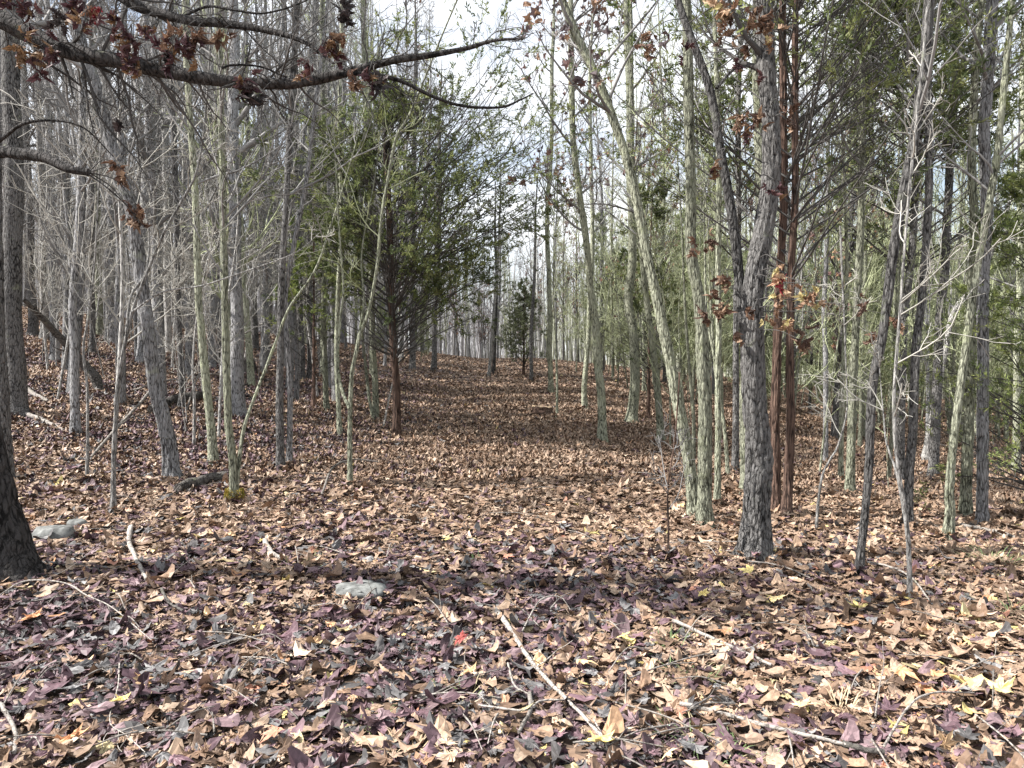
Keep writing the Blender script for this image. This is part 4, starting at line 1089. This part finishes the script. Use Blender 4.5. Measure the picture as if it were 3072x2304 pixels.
stick('grey log lying behind the leaning tree', [(452, 1248), (490, 1232), (530, 1216), (610, 1204)], 26, 30, name='fallen_log', m=M_log, cat='log', twigs=0, S=14, lift=.09)
stick('short pale log at the foot of the broad grey trunk', [(80, 1255), (130, 1272), (192, 1302)], 15, 11, name='fallen_log', cat='log', twigs=2)
stick('pale broken log just right of the broad trunk, higher on the slope', [(70, 1168), (100, 1192), (145, 1216)], 16, 11, name='fallen_log', cat='log', twigs=1)
stick('long thin pole propped from the litter towards the leaning tree', [(272, 1385), (345, 1332), (420, 1275), (470, 1237)], 8, 9, twigs=3, lifts=[0, .12, .25, .38])
stick('thin forked branch held up across the trunks right of the leaning tree', [(400, 1180), (500, 1195), (560, 1200), (640, 1190), (700, 1180)], 6, 4, twigs=6, lifts=[0, .25, .3, .35, .2])
stick('thin pale branch reaching over the left slope between two trunks', [(560, 1240), (600, 1225), (680, 1190), (800, 1165)], 6, 4, twigs=6, lifts=[0, .5, .9, 1.3])
stick('bent white twig low in the litter left of the forked greenish tree', [(965, 1500), (1000, 1450), (1060, 1435), (1135, 1430)], 7, 4, twigs=6, lifts=[0, .12, .16, .12])
stick('thin stick slanting beside the foot of the cedar by the path', [(1150, 1290), (1180, 1230), (1215, 1170)], 6, 4, twigs=7, lifts=[0, .5, 1.0])
for k in range(95):
    px, py, a = U(0, 3072), 1400 + 880 * U(0, 1) ** .8, U(0, 6.28)
    p = at(px, py); L = U(.12, .55)
    q = np.array([[0, 0, .05], [math.cos(a) * L / 2, math.sin(a) * L / 2, .07], [math.cos(a) * L, math.sin(a) * L, .05]])
    pr = spline(q, 12); t_ = MB(); tubes(t_, pr, np.linspace(.004, .002, 12), 6)
    q2, r2 = spawn(pr[None], np.full((1, 12), .0035), 2, .3, .8, (.2, .4), (30, 60), 0, .1, .6, 5, .0015); tubes(t_, q2, r2, 4)
    tag(t_.obj('small_twig', M_stick, loc=p), 'small loose twig lying on the fallen leaves of the foreground', 'twig', 'small loose twigs')

# the dead trunk leaning across the slope
pb = at(300, 1175)
dt = MB()
q = spline(np.array([P3(300, 1175, pb[1]), P3(285, 1130, pb[1]), P3(250, 1091, pb[1]), P3(160, 990, pb[1] - .4), P3(74, 900, pb[1] - .9)]) - pb, 40)
tubes(dt, q, np.linspace(.085, .035, 40), 12, wob=1 + (vnoise(np.stack(np.meshgrid(np.arange(40) * .5, np.arange(12) * .8, [1.0], indexing='ij'), -1)[:, :, 0], 8) - .5)[None] * .4)
q2, r2 = spawn(q[None], np.linspace(.06, .03, 40)[None], 9, .2, .95, (.1, .3), (30, 70), .05, .12, .35, 6, .004); tubes(dt, q2, r2, 5)
tag(dt.obj('leaning_dead_trunk', M_log, loc=pb), 'dead grey trunk leaning to the left across the slope behind the slim tree', 'fallen tree')

def stump(px, py, w, h, label, m=M_log):
    b = at(px, py); k = b[1] / FPX
    r, hh = w * k / 2, h * k
    S = 22; th = np.arange(S) * 2 * math.pi / S
    zs = np.array([-.08, 0, .05, hh * .4, hh * .75, hh])
    rs = np.array([1.5, 1.4, 1.2, 1.03, 1.0, .97]) * r
    P = np.column_stack([np.zeros(6), np.zeros(6), zs])
    w_ = 1 + .13 * np.cos(th * 5 + px)[None, :] * np.linspace(1.4, .4, 6)[:, None] + rng.normal(0, .035, (6, S))
    e = empty('tree_stump', b, label, 'stump')
    mb = MB(); V = np.stack([rs[:, None] * w_ * np.cos(th), rs[:, None] * w_ * np.sin(th), zs[:, None] + (np.arange(6) == 5)[:, None] * rng.normal(0, hh * .10, S)], -1)
    i = (np.arange(5)[:, None] * S + np.arange(S)).ravel(); j = (np.arange(5)[:, None] * S + (np.arange(S) + 1) % S).ravel()
    mb.add(V.reshape(-1, 3), q=np.stack([i, j, j + S, i + S], 1)); mb.obj('bark', m, e)
    tp = MB(); top = V[-1] * [.97, .97, 1]; tp.add(np.vstack([top, top * [.5, .5, 1] - [0, 0, .01], [[0, 0, hh - .03]]]), q=[(a, (a + 1) % S, S + (a + 1) % S, S + a) for a in range(S)], t=[(S + a, S + (a + 1) % S, 2 * S) for a in range(S)])
    tp.obj('cut_face', M_cutwood if m is not M_log else M_log, e)
stump(652, 1092, 44, 36, 'blackened stump on the left slope, the farther of two')
stump(740, 1122, 50, 42, 'blackened stump on the left slope, the nearer of two')
stump(1626, 1244, 62, 24, 'low sawn stump with a pale face at the right of the path', M_cedar)

def stone(px, py, w, h, label, seed):
    b = at(px, py); k = b[1] / FPX
    u = np.linspace(0, 2 * math.pi, 26, endpoint=False); v = np.linspace(-.5, 1, 12) * math.pi / 2
    Uu, Vv = np.meshgrid(u, v)
    d = np.stack([np.cos(Uu) * np.cos(Vv), np.sin(Uu) * np.cos(Vv), np.sin(Vv)], -1)
    r = .75 + .5 * vnoise(d * 1.6 + seed, seed) + .14 * vnoise(d * 5 + seed, seed + 1)
    V = d * r[..., None] * [w * k / 2, w * k * .38, h * k * 1.5]
    V[..., 2] = np.minimum(V[..., 2], h * k * (1.0 + .12 * vnoise(d * 3, seed)))
    i = (np.arange(11)[:, None] * 26 + np.arange(26)).ravel(); j = (np.arange(11)[:, None] * 26 + (np.arange(26) + 1) % 26).ravel()
    mb = MB().add(V.reshape(-1, 3), q=np.stack([i, j, j + 26, i + 26], 1))
    tag(mb.obj('stone', M_stone, loc=b + [0, 0, .03], smooth=True), label, 'stone')
stone(165, 1620, 120, 26, 'grey-green stone right of the dark oak base', 3)
stone(1083, 1785, 150, 16, 'flat pale stone lying in the foreground litter', 5)
stone(235, 1588, 60, 16, 'small round stone behind the grey-green one', 9)

mo_ = MB()
e_b = at(707, 1520)
tt_ = U(0, 6.28, 900); hz = U(0, .16, 900)
rr_ = .060 * (1.35 - hz * 2.2)
V0 = np.stack([np.cos(tt_) * rr_ * 1.15, np.sin(tt_) * rr_, hz], 1)
dV = norm(np.stack([np.cos(tt_), np.sin(tt_), U(-.5, .8, 900)], 1)) * .02
sV = rng.normal(0, .006, (900, 3))
mo_.add(np.stack([V0 - sV, V0 + dV, V0 + sV], 1).reshape(-1, 3), t=np.arange(2700).reshape(-1, 3), c=np.repeat(pick(np.array([[.30, .20, .04], [.20, .20, .04], [.34, .26, .06]]), 900), 3, 0))
dbl = [o for o in COL.objects if o.name == 'double_tree'][0]
mo_.obj('moss', M_hang, dbl, smooth=False, col=True)

gm = MB()
for px, py, n, s in ((2092, 2045, 60, .10), (2077, 2235, 50, .10), (2200, 2290, 50, .10), (1422, 1692, 30, .10), (1994, 1945, 50, .11), (1412, 2101, 26, .10), (902, 1695, 50, .12), (1080, 2190, 36, .10), (2520, 2140, 40, .12), (3030, 1850, 40, .16), (2960, 1690, 50, .2), (3020, 1700, 50, .22), (1240, 2270, 30, .10)):
    c = at(px, py)
    k = U(0, 6.28, n); rr = np.abs(rng.normal(0, .09, n))
    p0 = c + np.stack([np.cos(k) * rr, np.sin(k) * rr, np.full(n, .02)], 1)
    d = norm(np.stack([np.cos(k) * .8 + rng.normal(0, .3, n), np.sin(k) * .8 + rng.normal(0, .3, n), U(.1, .8, n)], 1))
    L = U(.5, 1.1, n)[:, None] * s
    mid = p0 + d * L * .6; tip = p0 + d * L + [0, 0, -.02]
    sv = norm(np.cross(d, [[0, 0, 1.0]])) * .0022
    V = np.stack([p0 - sv, p0 + sv, mid + sv, mid - sv, tip], 1).reshape(-1, 3)
    i5 = np.arange(n)[:, None] * 5
    cl = pick(np.array([[.13, .19, .08], [.18, .24, .11], [.42, .36, .22]]) if px not in (2520, 1240) else np.array([[.52, .42, .28], [.44, .34, .22]]), n)
    gm.add(V, q=i5 + [[0, 1, 2, 3]], t=i5 + [[3, 2, 4]], c=np.repeat(cl, 5, 0))
tag(gm.obj('grass', M_hang, smooth=False, col=True), 'sparse tufts of green and straw grass coming through the leaves', 'grass', kind='stuff')
